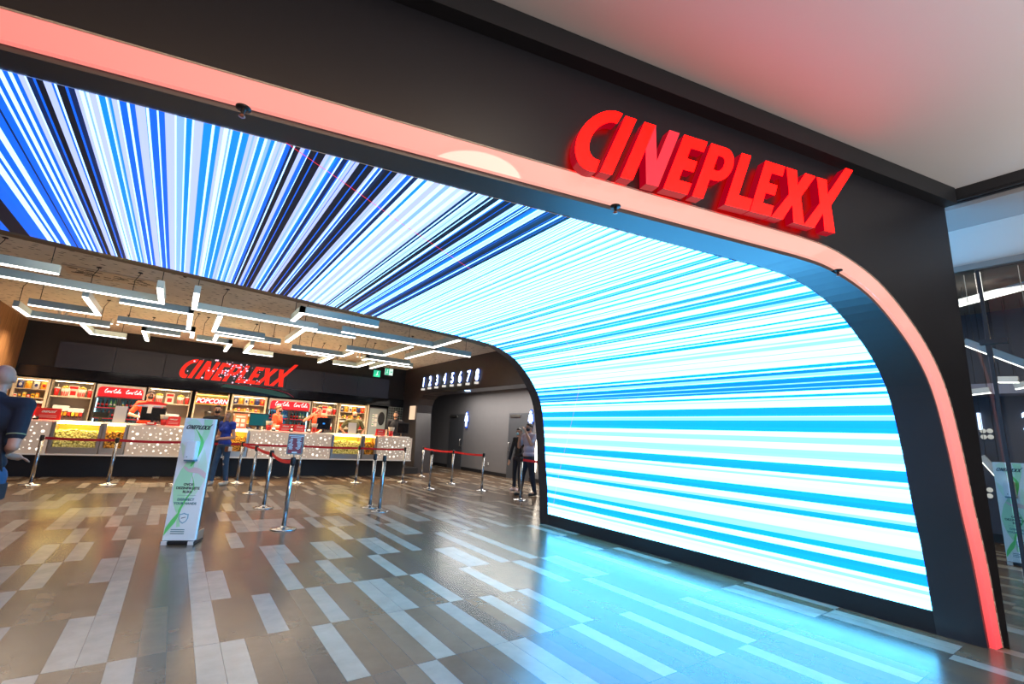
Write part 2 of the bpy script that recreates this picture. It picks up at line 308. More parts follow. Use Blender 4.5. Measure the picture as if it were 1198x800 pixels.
def sweep(name, y0, y1, mat, s0=0., s1=SMAX, off=.0, n=90, parent=None):
    sl = [s0+(s1-s0)*i/n for i in range(n+1)]; mb = MB(); vs_ = []
    sl = sorted(set([round(q,4) for q in sl]+[round(q,4) for q in _ls if s0 < q < s1]))
    for s in sl:
        x, z = prof(s); z2 = z; x2 = x
        vs_ += [(x2, y0(x), z2), (x2, y1(x), z2)]
    k = len(sl); 
    fs_ = [(2*i, 2*i+1, 2*i+3, 2*i+2) for i in range(k-1)]
    # thickness: a second skin outside
    def outn(s):
        a = prof(max(0,s-.01)); b = prof(min(SMAX,s+.01)); d = Vector((b[0]-a[0], b[1]-a[1])).normalized(); return (d.y, -d.x)
    th = .12; o = len(vs_)
    for s in sl:
        x, z = prof(s); nx, nz = outn(s)
        if nx < 0: nx, nz = -nx, -nz
        if s > SC: nx, nz = 0, 1
        vs_ += [(x+nx*th, y0(x), max(z+nz*th,0)), (x+nx*th, y1(x), max(z+nz*th,0))]
    fs_ += [(o+2*i, o+2*i+2, o+2*i+3, o+2*i+1) for i in range(k-1)]
    fs_ += [(2*i, 2*i+2, o+2*i+2, o+2*i) for i in range(k-1)] + [(2*i+1, o+2*i+1, o+2*i+3, 2*i+3) for i in range(k-1)]
    mb.add(vs_, fs_, 0, False); return mb.build(name, mat, parent)
portal = thing('entrance_portal', 'black curved tunnel portal carrying the huge blue and white striped screen', 'portal')
sweep('front_reveal', lambda x: yface(x)+.03, lambda x: ynear(x), pb('reveal_gloss', (.008,.014,.022), .42, spec=1.0, coat=0.), parent=portal)
yr1 = lambda x: yfar(x)+.09+.15*min(1,max(0,(x-3)/2))
sweep('rear_reveal', lambda x: yfar(x), yr1, BLK, parent=portal)
sweep('plinth', lambda x: ynear(x), lambda x: yfar(x), BLKM, 0, .186, n=2, parent=portal)
sweep('wooden_edge_trim', yr1, lambda x: yr1(x)+.10, pb('brown_trim', (.16,.085,.04), .6), SC-.3, SMAX, n=8, parent=portal)
# the screen: one column of light per stripe
COL = {'W': ((.92,1.6,2.7),(1.0,5.6,10.)), 'L': ((.60,.72,1.35),(.85,3.3,6.2)), 'B': ((.0,.165,1.2),(.0,.36,1.9)), 'C': ((.0,.33,1.6),(.0,.60,3.4)),
       'D': ((.0,.018,.11),(.0,.10,.5)), 'K': ((.001,.004,.016),(.0,.02,.1)), 'P': ((.32,.62,1.5),(.42,1.3,2.8))}
def scol(k, s):
    t = min(1, max(0, (6.6-s)/2.6)); a, b = COL[k]; return tuple(a[i]*(1-t)+b[i]*t for i in range(3))
seq = [(float(q[:-1]), q[-1]) for q in STR.split()]
r_ = random.Random(5); s = SMAX; pre = []
while s > 9.13: pre.append((s, r_.choice('BKBWLBDPK'))); s -= r_.uniform(.01,.06)
seq = pre+seq
bounds = []
for i, (s, k) in enumerate(seq):
    e = seq[i+1][0] if i+1 < len(seq) else .186
    if e < .187: e = .187
    if s <= e: continue
    n_ = max(1, int((s-e)/.022)); 
    for q in range(n_):
        a = s-(s-e)*q/n_; b = s-(s-e)*(q+1)/n_; c = scol(k, a)
        f = 1+r_.uniform(-.10,.10) if n_ > 1 else 1
        bounds.append((a, b, tuple(v*f for v in c)))
vs_, fs_, cl = [], [], []
def inw(s):
    a = prof(max(0,s-.01)); b = prof(s+.01); d = Vector((b[0]-a[0], b[1]-a[1])).normalized(); n = Vector((d.y,-d.x))
    if n.x > 0 and s < SC: n = -n
    if s >= SC-.2 and n.y > 0: n = -n
    return n
for a, b, c in bounds:
    k = len(vs_)
    for s in (a, b):
        x, z = prof(s); n = inw(s); x += n.x*.004; z += n.y*.004
        vs_ += [(x, ynear(x), z), (x, yfar(x), z)]
    fs_.append((k,k+1,k+3,k+2)); cl.append(c)
me = bpy.data.meshes.new('led_screen'); me.from_pydata(vs_, [], fs_); cc_ = me.color_attributes.new('picture', 'FLOAT_COLOR', 'CORNER')
for q, c in enumerate(cl):
    for k in range(4): cc_.data[q*4+k].color = (*c,1)
def ledmat():
    m, n, l = nt('led_picture'); b = n['Principled BSDF']; a = n.new('ShaderNodeVertexColor'); a.layer_name = 'picture'
    b.inputs['Base Color'].default_value = (.01,.01,.012,1); b.inputs['Roughness'].default_value = .5; l.new(a.outputs['Color'], b.inputs['Emission Color']); b.inputs['Emission Strength'].default_value = 1.0; return m
me.materials.append(ledmat()); led = bpy.data.objects.new('led_screen', me); C.objects.link(led); led.parent = portal
# thin red seam of pixels across the picture
seam = [(-.05,2.40),(.243,2.562),(.593,2.759),(1.11,3.066),(2.099,3.598),(3.198,4.222)]
pts = [(x, y, 2.940) for x, y in seam]+[(4.15,4.75,2.895),(4.56,4.95,2.765),(4.9,5.15,2.515),(5.14,5.4,2.24),(5.36,5.86,1.51),(5.42,6.1,1.0),(5.49,6.3,.5),(5.52,6.38,.25)]
mb = MB()
for i in range(1,len(pts)-1):
    a, b = Vector(pts[i]), Vector(pts[i+1]); L = (b-a).length; n_ = int(L/.05)
    for q in range(n_):
        pass
    mb.tube([a, b], .0016, 4)
mb.build('red_pixel_seam', em('red_pixels', (1,.02,.05), 1.), portal)
# ------------------------------------------------------------------ facade
U14 = Vector((cos(radians(-14)), sin(radians(-14)), 0)); N14 = Vector((-U14.y, U14.x, 0))*1.0     # N14 points into the portal
UF = lambda x: (x-5.627)/U14.x
P0 = Vector((5.627,1.031,0))
inner = [(UF(x+.045*min(1,1.2-z/3)), z+.03*max(0,(z-2)/1)) for x, z in PS]
def offc(pts, f):
    out = []
    for i, p in enumerate(pts):
        a = pts[max(i-1,0)]; b = pts[min(i+1,len(pts)-1)]; d = Vector((b[0]-a[0], b[1]-a[1])).normalized(); nn = Vector((d.y,-d.x)); 
        w_ = f(p[1]); out.append((p[0]+nn.x*w_, max(0,p[1]+nn.y*w_)))
    return out
inner = [(a, b) for a, b in inner]+[(UF(XL-.0), 2.98)]
outer = offc(inner, lambda z: .085+.06*min(1,z/2.9))
facade = thing('portal_facade', 'black front wall of the cinema entrance around the curved opening', 'facade')
fp = [(UF(5.79),0),(UF(5.79),4.04),(UF(XF),4.04),(UF(XF),3.1)]+outer[::-1]
MB().prism(fp, P0, U14, (0,0,1), N14*.03).build('face_panel', FAC, facade)
c_ = MB().box((UF(XF),-.10,3.88),(UF(5.79),.02,4.045)).build('cornice', BLKM, facade)
c_.matrix_local = Matrix.Translation(P0) @ Matrix.Rotation(radians(-14),4,'Z')
def stripmat():
    m, n, l = nt('pink_light_diffuser'); b = n['Principled BSDF']; g = n.new('ShaderNodeNewGeometry'); sp = n.new('ShaderNodeSeparateXYZ'); l.new(g.outputs['Position'], sp.inputs[0])
    cr = n.new('ShaderNodeValToRGB'); cr.color_ramp.elements[0].position = 0; cr.color_ramp.elements[0].color = (1.0,.055,.075,1); cr.color_ramp.elements[1].position = 1; cr.color_ramp.elements[1].color = (1.0,.50,.40,1)
    e = cr.color_ramp.elements.new(.55); e.color = (1.0,.30,.27,1)
    m_ = n.new('ShaderNodeMath'); m_.operation = 'DIVIDE'; m_.inputs[1].default_value = 3.1; l.new(sp.outputs['Z'], m_.inputs[0]); l.new(m_.outputs[0], cr.inputs[0])
    c2 = n.new('ShaderNodeValToRGB'); c2.color_ramp.elements[0].position = .0; c2.color_ramp.elements[0].color = (1,.45,.48,1); c2.color_ramp.elements[1].position = .55; c2.color_ramp.elements[1].color = (1,1.,1.,1)
    mr = n.new('ShaderNodeMapRange'); mr.inputs[1].default_value = -1.2; mr.inputs[2].default_value = 4.5; l.new(sp.outputs['X'], mr.inputs[0]); l.new(mr.outputs[0], c2.inputs[0])
    mx = n.new('ShaderNodeVectorMath'); mx.operation = 'MULTIPLY'; l.new(cr.outputs[0], mx.inputs[0]); l.new(c2.outputs[0], mx.inputs[1]); l.new(mx.outputs[0], b.inputs['Emission Color'])
    b.inputs['Emission Strength'].default_value = 1.0; b.inputs['Base Color'].default_value = (.12,.1,.1,1); b.inputs['Roughness'].default_value = .03; b.inputs['Specular IOR Level'].default_value = .7
    return m
k = len(inner); mb = MB()
for lo, hi in ((0,k),):
    vsl = [P0+U14*a+Vector((0,0,b)) for a, b in inner]+[P0+U14*a+Vector((0,0,b)) for a, b in outer]
    vsb = [v+N14*.05 for v in vsl]
    mb.add(vsl, [(i,i+1,k+i+1,k+i) for i in range(k-1)]); mb.add(vsb, [(i,i+1,k+i+1,k+i) for i in range(k-1)])
    mb.add(vsl+vsb, [(i,i+1,2*k+i+1,2*k+i) for i in range(k-1)])
tag(mb.build('light_strip', stripmat(), facade), 'glowing pink light strip around the opening')
mb = MB()
for i in range(k-1):                                            # thin grey lip along the outer edge of the strip
    a = P0+U14*outer[i][0]+Vector((0,0,outer[i][1]))-N14*.004; b = P0+U14*outer[i+1][0]+Vector((0,0,outer[i+1][1]))-N14*.004; mb.tube([a,b], .005, 4)
mb.build('strip_edge_profile', pb('pale_profile', (.55,.5,.42), .4), facade)
# ------------------------------------------------------------------ big sign
RS = em('sign_red', (6.5,.006,.0), 1.0); RSD = em('sign_red_side', (.42,.0,.012), .8); RSP = em('sign_crimson', (1.2,.035,.06), 1.0)
sg = thing('illuminated_sign', 'large red illuminated CINEPLEXX letters on the black facade above the opening', 'sign')
so = P0+U14*(-4.06)+Vector((0,0,3.10))
for g, polys in logo_strokes(.46, .41, .03):
    mb = MB()
    for i, p in enumerate(polys):
        mb.prism(p, so-N14*.03, U14, (0,0,1), -N14*.07, 2 if (g == 'N' and i == 1) else 0, 1)
    for x in (0,): pass
    o = mb.build('letter', [RS, RSD, RSP], sg)
# ------------------------------------------------------------------ mall side
mb = MB(); zc = 4.05
ce = [(-9,-7),(15,-7),(15,yface(15)),(5.79,yface(5.79)),(XL-5,yface(XL-5))]
mb.prism([(-9,-3.4),(6.52,-3.4),(6.52,.95),(5.79,yface(5.79)-.0),(-9,yface(-9))], (0,0,zc), (1,0,0), (0,1,0), (0,0,.1)); struct('ceiling_mall', mb, pb('white_ceiling', (.62,.60,.58), .85, noise=.03, scale=1))
cl_ = thing('round_ceiling_light', 'round white lamp set in the mall ceiling in front of the facade', 'light', (1.19,.22,4.05))
MB().lathe([(.50,-.02),(.52,-.02),(.52,.0),(.50,.0)], n=40).build('rim', WHT, cl_)
MB().lathe([(.49,-.025),(.50,-.002)], n=40).build('diffuser', em('lamp_warm_white', (1,.84,.66), 8), cl_)
# small sprinklers under the reveal
for i, (px_, py_, lb) in enumerate(((285,126,'black sprinkler in the portal soffit, left of the sign'),(720,241,'black sprinkler in the blue-lit soffit under the sign'),(980,316,'black sprinkler in the soffit near the curved corner'))):
    p = fl(px_, py_, 2.95 if i < 2 else 2.925); t = thing('sprinkler', lb, 'sprinkler', p, group='sprinklers in the portal soffit')
    MB().lathe([(.034,0),(.034,-.006),(.018,-.010),(.012,-.012),(.009,-.03),(.004,-.04)]).build('escutcheon', BPLA, t)
    MB().lathe([(.003,-.03),(.014,-.046),(.016,-.049),(.002,-.052)]).build('deflector', pb('copper', (.5,.22,.15), .3, .8), t)
# beam, bulkhead and glazed front at the right of the facade
struct('trim_1', MB().box((5.80,-4,3.95),(5.93,.985,4.05)).box((5.81,-4,3.93),(5.84,.985,3.95)).box((5.87,-4,3.93),(5.90,.985,3.95)), BLKM)
struct('wall_right_bulkhead', MB().box((6.52,-4,3.48),(6.6,4.4,3.92)), pb('pale_grey_paint', (.52,.52,.50), .8))
struct('ceiling_lobby', MB().box((5.93,-4,3.90),(6.52,1.6,4.0)), pb('grey_paint', (.33,.32,.31), .8))
struct('trim_2', MB().box((6.47,-4,3.42),(6.62,4.4,3.48)), pb('grey_metal_profile', (.22,.22,.21), .5, .4))
GL1 = glass('shopfront_glass', (.80,.84,.84), 1.1)
shop = thing('glass_door', 'tall frameless glass shopfront door with black patch fitting at the right edge', 'door', (6.5,.9,0))
shop.name = 'glass_door'
MB().box((-.006,-.9,.02),(.006,.02,3.40)).build('door_leaf', GL1, shop)
MB().box((-.012,.022,.0),(.012,.05,3.4)).build('edge_profile', BPLA, shop)
MB().box((-.03,-.10,2.62),(.03,.10,2.67)).box((-.02,.02,2.5),(.02,.06,2.62)).build('patch_fitting', BPLA, shop)
MB().tube([(-.05,-.12,.9),(-.05,-.12,1.5)], .012).tube([(-.05,-.12,1.0),(.0,-.12,1.0)], .01).tube([(-.05,-.12,1.4),(.0,-.12,1.4)], .01).build('door_handle', STEEL, shop)
struct('window_1', MB().box((6.494,.96,.0),(6.506,4.4,3.42)), GL1)
struct('window_2', MB().box((6.494,-4,.0),(6.506,-.02,3.42)), GL1)
# lobby behind the glass
NAVY = pb('navy_wall', (.06,.06,.085), .6)
struct('wall_lobby_back', MB().box((13.0,-4,0),(13.15,4.4,4.6)), NAVY)
struct('wall_lobby_left', MB().box((5.9,4.4,0),(13.15,4.5,4.6)), NAVY)
struct('ceiling_showroom', MB().box((6.6,-4,4.45),(13.0,4.4,4.6)), pb('brown_grey_paint', (.22,.18,.15), .8))
struct('baseboard_lobby', MB().box((12.97,-4,0),(13.0,4.4,.16)), BLKM)
struct('trim_3', MB().box((12.5,-4,2.75),(13.0,4.4,2.95)), pb('lilac_grey_paint', (.22,.22,.30), .7))
def tube_light(p, q, label, wd=.10):
    p, q = Vector(p), Vector(q); d = q-p; t = thing('linear_light', label, 'light', (p+q)/2, group='linear lights behind the glass')
    u = d.normalized(); M = Matrix.Translation((0,0,0)) @ u.to_track_quat('X','Z').to_matrix().to_4x4(); L = d.length/2
    MB().box((-L,-wd/2,.0),(L,wd/2,wd), M=M).build('housing', pb('white_metal', (.6,.6,.6), .4), t)
    MB().box((-L,-wd/2,-.012),(L,wd/2,-.001), M=M).build('diffuser', em('lamp_white', (1,.93,.84), 5), t)
    for k_ in (-1,1):
        zz = (4.45-(t.location.z)) 
        MB().tube([M@Vector((k_*L*.8,0,wd)), M@Vector((k_*L*.8,0,wd))+Vector((0,0,zz-wd-(M@Vector((k_*L*.8,0,0))).z))], .004, 6).build('hanging_wire', BPLA, t)
tube_light(atx(1120,358,10.8), atx(1215,333,10.8), 'upper long linear light hanging behind the glass door')
tube_light(atx(1126,403,9.6), atx(1215,436,9.6), 'middle slanting linear light hanging behind the glass door')
tube_light(atx(1133,462,12.4), atx(1159,459,12.4), 'small short linear light low at the left behind the glass')
tube_light(atx(1168,447,12.0), atx(1192,447,12.0), 'small short linear light just right of the door post')
tube_light(atx(1188,455,12.2), atx(1215,450,12.2), 'short linear light at the right picture edge behind the glass')
tube_light(atx(1145,535,12.6), atx(1165,557,12.6), 'steeply tilted short glowing bar in place of a glass reflection, under the digit 1')  # a reflection in the glass modelled as a glowing bar, no real lamp
hd = em('digit_white', (1.6,1.9,2.6), 1.3)
wn = thing('hall_number_sign', 'lit digit 1 and 2 with round dots on the dark lobby wall behind glass', 'sign', (12.97,2.1,0))
def dtxt(ch, px0, X, h, parent, mat, halo=None, pyb=502, back=(1,0,0), xs=.85):
    p = atx(px0, pyb, X); M = frame((p.x-parent.location.x, p.y-parent.location.y, p.z-parent.location.z), (0,-1,0), (0,0,1))
    return text_mesh(ch, h*1.38, 'digit', mat, parent, M, .012*h/.4, 'CENTER', .01, 0, xs)
dtxt('1', 1147.5, 12.97, .33, wn, hd); dtxt('2', 1206, 12.97, .33, wn, hd)
for q in ((1150,504),(1158,504),(1151,511),(1159,511),(1158,573),(1158,580)):
    p = atx(*q, 12.97); MB().lathe([(.045,-.01),(.045,.01)], n=14, M=Matrix.Rotation(pi/2,4,'Y')).build('dot', em('dot_white', (.7,.65,.6), 1), wn, p-wn.location)
# outer slab closing the gap between the portal and the corridor
struct('wall_portal_left', MB().box((-3.9,3.5,0),(-3.76,4.58,3.95)), BLKM)
struct('wall_portal_back', MB().box((7.3,4.5,0),(7.42,6.95,3.95)), BLKM)
# ================================================================== HALL SHELL
struct('ceiling_hall', MB().box((-3.95,4.6,3.95),(7.4,18.1,4.05)), CEILW)
struct('wall_left', MB().box((-4.05,4.6,0),(-3.75,19,3.95)), WOOD)
struct('wall_back', MB().box((-4.05,18.45,0),(7.5,18.6,3.95)), BLKM)
struct('wall_back_header', MB().box((-3.75,18.02,2.42),(7.4,18.45,3.95)), BLKM)
arch = [(18.4,0),(18.4,3.95),(6.95,3.95),(6.95,0),(7.25,0),(7.25,2.87),(15.5,2.90),(16.1,2.86),(16.42,2.72),(16.58,2.5),(16.62,2.2),(16.5,1.2),(16.35,0)]
struct('wall_right', MB().prism([(a,b) for a,b in arch], (7.4,0,0), (0,1,0), (0,0,1), (.62,0,0)), pb('right_wall_satin', (.030,.026,.030), .30, noise=.25, scale=3))
struct('wall_corridor', MB().box((10.3,6,0),(10.45,22.1,3.5)), GWALL)
struct('wall_corridor_end', MB().box((7.4,22,0),(10.45,22.15,3.5)), GWALL)
struct('wall_corridor_front', MB().box((7.3,5.9,0),(10.45,6.0,3.5)), GWALL)
struct('ceiling_corridor', MB().box((8.02,6,3.3),(10.3,22,3.4)), pb('corridor_ceiling', (.2,.2,.21), .8))
struct('wall_corridor_inner', MB().box((7.5,18.4,0),(8.02,22,3.3)), GWALL)
struct('baseboard_corridor', MB().box((10.27,6,0),(10.3,22,.13)), BLKM)
for i, (px_, py_) in enumerate(((547,456.5),(622,452.5))):
    p = fl(px_, py_, 2.885 if i else 2.895); t = thing('soffit_downlight', ('round cool white downlight in the soffit below digit 7','round cool white downlight in the soffit beside the curved black frame')[i], 'light', (min(p.x,7.95), p.y, 2.90-.004), group='downlights in the arch soffit')
    MB().lathe([(.10,-.012),(.11,-.012),(.11,.0),(.10,.0)], n=20).build('rim', BPLA, t); MB().lathe([(.099,-.016),(.1,-.004)], n=20).build('lens', em('cool_lamp', (.75,1.2,1.5), 4), t)
# digits 1..8
ns = thing('screen_number_sign', 'row of glowing white digits 1 to 8 on the black right wall', 'sign', (7.4,14,3.1))
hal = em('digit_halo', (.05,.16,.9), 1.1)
DG = [(495,452.3),(502.5,451),(510.5,450),(519.5,448.6),(528.5,447.8),(537.5,447),(547.2,446),(557.5,444.6)]
for i, (x_, y_) in enumerate(DG):
    p = atx(x_, y_, 7.36); M = frame((p.x-7.4, p.y-14, p.z-3.1), (0,-1,0), (0,0,1)); M2 = frame((p.x-7.4+.013, p.y-14, p.z-3.1), (0,-1,0), (0,0,1))
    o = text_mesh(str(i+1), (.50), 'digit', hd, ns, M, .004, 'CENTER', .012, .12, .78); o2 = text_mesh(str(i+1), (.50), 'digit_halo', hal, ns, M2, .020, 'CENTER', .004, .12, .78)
    for k_ in (-1,1):
        q = atx(x_-.2+1.0*k_, y_+3.0, 7.375); MB().box((-.012,-.06,-.035),(.012,.06,.035)).build('caption_plate', em('caption_white', (.75,.72,.66), 1), ns, q-ns.location)
# ================================================================== PENDANT LIGHTS (bars snapped to the hall axes)
ZP = 3.35; PH = .13; PW = .085
PHM = pb('pendant_housing', (.50,.62,.62), .45); PDM = em('pendant_white', (1.0,.93,.86), 6.5)
PEND = [ # polylines in photo pixels, seen on the plane z = 3.35
 ([(-40,302),(66,323)], 'straight pendant bar at the left edge nearest the striped screen'),
 ([(-40,317),(189,356),(184,338)], 'long pendant bar with a short leg to the screen, left of the hall centre'),
 ([(97,348),(115,369),(37,358)], 'pendant bar with a leg at its right end, under the long left bar'),
 ([(20,360),(33,370),(124,381)], 'L-shaped pendant bar by the wooden wall, second from the counter'),
 ([(93,380),(107,391),(145,396)], 'small L-shaped pendant bar over the left end of the counter'),
 ([(143,355),(223,367),(217,385)], 'pendant bar with a leg toward the counter, left of the hall middle'),
 ([(140,377),(225,391),(221,395)], 'straight pendant bar with a stub end, left of the hall middle'),
 ([(173,399),(168,388),(208,395)], 'small pendant bar with a leg, in front of the dark menu wall'),
 ([(233,345),(227,362),(371,384)], 'longest pendant bar with a leg toward the screen, in the hall middle'),
 ([(258,371),(250,388),(307,396)], 'L-shaped pendant bar under the longest middle bar'),
 ([(250,398),(254,392),(326,402)], 'pendant bar with a stub leg at its left end, in the hall middle'),
 ([(232,398),(269,403),(263,411)], 'small pendant bar with a right leg, above the red wall logo'),
 ([(297,405),(286,413),(317,417)], 'small L-shaped pendant bar above the last letters of the wall logo'),
 ([(340,375),(353,367),(437,384)], 'pendant bar with a left leg nearest the screen, right of the hall middle'),
 ([(334,400),(356,386),(412,396)], 'pendant bar with a long left leg, right of the hall middle'),
 ([(343,409),(401,417),(412,413)], 'slim pendant bar with a right leg, right of the wall logo'),
 ([(360,414),(389,418),(371,424)], 'pendant bar with a leg back to the menu wall, right of the wall logo'),
 ([(402,389),(510,406),(539,399)], 'longest pendant bar at the right with a leg toward the numbers'),
 ([(407,410),(449,416),(486,407)], 'pendant bar with a long right leg, right part of the hall'),
 ([(472,419),(508,411),(551,417)], 'bent pendant bar closest to the black number wall'),
 ([(422,421),(430,420),(476,427)], 'short pendant bar just before the exit signs'),
 ([(391,426),(416,430),(437,424)], 'pendant bar with a right leg over the counter, left of the exit signs'),
 ([(434,431),(453,426),(480,430)], 'bent pendant bar farthest at the right, over the counter end'),
]
for pl_, lab in PEND:
    P = [fl(x, y, ZP) for x, y in pl_]
    # snap each piece to x or y
    Q = [Vector((p.x,p.y)) for p in P]
    for i in range(len(Q)-1):
        d = Q[i+1]-Q[i]
        if abs(d.x) > abs(d.y): Q[i+1].y = Q[i].y
        else:
            if i == 0: Q[i].x = Q[i+1].x
            else: Q[i+1].x = Q[i].x
    if abs((P[1]-P[0]).x) < abs((P[1]-P[0]).y) and len(Q) > 2: Q[2].y = Q[1].y
    o = Vector((Q[1].x, Q[1].y, ZP)); t = thing('pendant_light', lab, 'pendant light', o, group='linear pendant lights in the hall')
    h = MB(); dmb = MB()
    for i in range(len(Q)-1):
        a, b = Q[i]-Q[1], Q[i+1]-Q[1]; w2 = PW/2; e = .0005*i
        x0, x1 = sorted((a.x,b.x)); y0, y1 = sorted((a.y,b.y))
        h.box((x0-w2,y0-w2,.012+e),(x1+w2,y1+w2,PH-e)); dmb.box((x0-w2+.006,y0-w2+.006,0+e),(x1+w2-.006,y1+w2-.006,.012))
    h.build('housing', PHM, t); dmb.build('diffuser', PDM, t)
    ends = [Q[0]-Q[1], Q[-1]-Q[1]] if len(Q) > 2 else [(Q[0]-Q[1])*.9, (Q[0]-Q[1])*.08]
    for e in ends:
        e = e*.9; wz = MB(); wz.tube([(e.x,e.y,PH-.002),(e.x,e.y,.44),(e.x+.05,e.y+.02,.56),(e.x+.05,e.y+.02,.60)], .006, 6); wz.lathe([(.035,.585),(.035,.60)], (e.x+.05,e.y+.02,0), 10)
        wz.build('hanging_wire', BPLA, t)
# flush air panels in the ceiling
for x0,x1,y0,y1,lb in ((-3.2,-1.72,7.35,8.35,'perforated square air panel at the left near the screen'),(-2.0,-.7,10.6,11.2,'perforated air panel behind the long left pendant bar')):
    t = thing('ceiling_vent', lb+', set in the speckled ceiling', 'vent', ((x0+x1)/2,(y0+y1)/2,3.95), group='air panels')
    sx, sy = (x1-x0)/2, (y1-y0)/2
    MB().box((-sx,-sy,-.02),(sx,sy,0)).build('frame', pb('vent_cream', (.62,.48,.33), .7), t)
    mb = MB(); rv = random.Random(int(x0*10))
    for i in range(46): a, b = rv.uniform(-sx*.85,sx*.85), rv.uniform(-sy*.8,sy*.8); mb.box((a-.05,b-.012,-.024),(a+.05,b+.012,-.0195))
    mb.build('slots', pb('vent_slot', (.12,.09,.07), .9), t)
for i, (x_, y_, lb) in enumerate(((217,321,'small black dome camera under the brown trim, left'),(424,371,'small black dome camera under the brown trim, right'))):
    p = fl(x_, y_, 3.93); p.y = yfar(p.x)+.55 if 0 else p.y
    t = thing('dome_camera', lb, 'camera', Vector((p.x, p.y, 3.95)), group='dome cameras'); MB().lathe([(.05,0),(.05,-.03),(.04,-.04)]).build('base', BPLA, t); MB().ell((0,0,-.04), .038).build('dome', BLKG, t)
for i, (x_, y_) in enumerate(((71,376),(133,384),(347,412),(420,421.5))):
    p = fl(x_, y_, 3.70); t = thing('spotlight_pair', 'pair of small white ceiling spots, '+('farthest left over the counter','second from the left over the counter','third from the left, right of the wall logo','farthest right before the number wall')[i], 'spotlight', Vector((p.x,p.y,3.95)), group='small spots over the counter')
    for k_ in (-1,1):
        sp_ = MB().tube([(k_*.06,0,0),(k_*.06,0,-.14)], .03, 10).build('head', WHT, t); MB().lathe([(.026,-.004),(.028,.0)], (k_*.06,0,-.142), 12).build('lens', em('spot_lens', (1,.9,.8), 6), sp_)
# exit signs
EXM = em('exit_green', (.02,.55,.30), 1.0)
for i, (x_, y_, lb) in enumerate(((441,437,'dim green exit sign, left one of the two hanging by the menu wall'),(455,435,'bright green and white exit sign hanging left of digit 1'))):
    p = at(x_, y_, 16.8); t = thing('exit_sign', lb, 'exit sign', p, group='exit signs'); w2 = .15 if i else .12
    MB().box((-w2,-.02,-.12),(w2,.02,.12)).build('housing', EXM if i == 0 else em('exit_white', (.75,.95,.88), 1), t)
    mb = MB()
    if i: mb.box((-.15,-.024,-.12),(.0,-.0205,.12)); mb.build('green_field', EXM, t)
    mb = MB(); sx = -.075 if i else 0; y0 = -.026
    mb.prism(arcp(sx+.02,.075,.018,.018,0,330,10), (0,y0,0), (1,0,0), (0,0,1), (0,-.002,0)); mb.prism([(sx-.01,.05),(sx+.03,.05),(sx+.01,-.01),(sx+.045,-.05),(sx+.03,-.07),(sx,-.03),(sx-.03,-.08),(sx-.045,-.07),(sx-.012,-.01)], (0,y0,0), (1,0,0), (0,0,1), (0,-.002,0))
    mb.build('running_figure', em('exit_figure', (.7,.95,.85) if i == 0 else (.85,1,.95), 1), t)
    if i:
        mb = MB(); mb.prism([(.03,-.012),(.085,-.012),(.085,-.04),(.13,.0),(.085,.04),(.085,.012),(.03,.012)], (0,-.022,0), (1,0,0), (0,0,1), (0,-.004,0)); mb.build('arrow', EXM, t)
    MB().tube([(0,0,.12),(0,0,3.95-p.z)], .006, 6).build('hanging_rod', BPLA, t)
# ================================================================== MENU WALL SCREENS
ms = thing('menu_screen', 'wide dark video wall showing a red CINEPLEXX logo and white sparks above the counter', 'screen', (2,18.0,3.1))
SCR = em('screen_black', (.010,.010,.014), 1.0, .35); xs_ = [-3.0,-1.75,-.55,.60,1.78,2.95,4.2,5.45,6.7]
for i in range(len(xs_)-1): MB().box((xs_[i]-2+.008,-.10,-.38),(xs_[i+1]-2-.008,.015,.36)).build('screen_panel', SCR, ms)
LR = em('screen_red', (1.0,.022,.012), 1.0, .7)
a = at(203.5,447,17.9); b = at(334,453,17.9)
h_ = .60; mb = MB()
for g, polys in logo_strokes(h_, .41, 0):
    for p in polys: mb.prism([(q[0]*.985,q[1]) for q in p], (a.x-2, -.103, -.33), (1,0,0), (0,0,1), (0,-.002,0))
mb.build('logo', LR, ms)
mb = MB(); rs = random.Random(4)
for i in range(80):
    if rs.random() < .5: cx0, cz0, sx, sz = 1.30, -.14, .33, .10
    elif rs.random() < .6: cx0, cz0, sx, sz = 1.42, .20, .22, .07
    else: cx0, cz0, sx, sz = 1.15, .0, .45, .16
    x0, z0 = rs.gauss(cx0,sx), max(-.36,min(.33,rs.gauss(cz0,sz))); r0 = rs.choice((.010,.014,.02,.032)); z0 += -(x0-cx0)*.25 if cz0 < 0 else 0; z0 = max(-.35,min(.33,z0))
    mb.prism([(r0*cos(q),r0*sin(q)) for q in (0,1.2,2.4,3.6,4.8)], (x0-2,-.106,z0), (1,0,0), (0,0,1), (0,-.002,0))
mb.build('spark_graphic', em('screen_spark', (1.0,.72,.95), 1.1), ms)
gp = thing('glossy_fascia', 'long glossy black fascia under the video wall mirroring the lamps', 'panel', (1.8,18.0,2.57))
MB().box((-5.5,-.03,-.15),(5.6,.015,.15)).build('panel', BLKG, gp)
a = at(290,459,17.95); mb = MB(); mb.prism([(-.8,.13),(0,.12),(.6,.07),(1.0,-.01),(1.25,-.13),(.9,-.14),(.3,-.06),(-.3,-.01),(-.9,.02)], (a.x-1.8+.1,-.034,0), (1,0,0), (0,0,1), (0,-.003,0)); mb.build('green_swirl', em('swirl_teal', (.0,.035,.026), 1), gp)  # teal swirl shape with low emission, laid on the fascia
mb = MB(); mb.tube([(a.x-1.8-.8,-.036,.145),(a.x-1.8+.3,-.036,.13),(a.x-1.8+.9,-.036,.08),(a.x-1.8+1.25,-.036,.0),(a.x-1.8+1.45,-.036,-.12)], .008, 5); mb.build('red_outline', em('outline_dark_red', (.2,.0,.02), 1), gp)
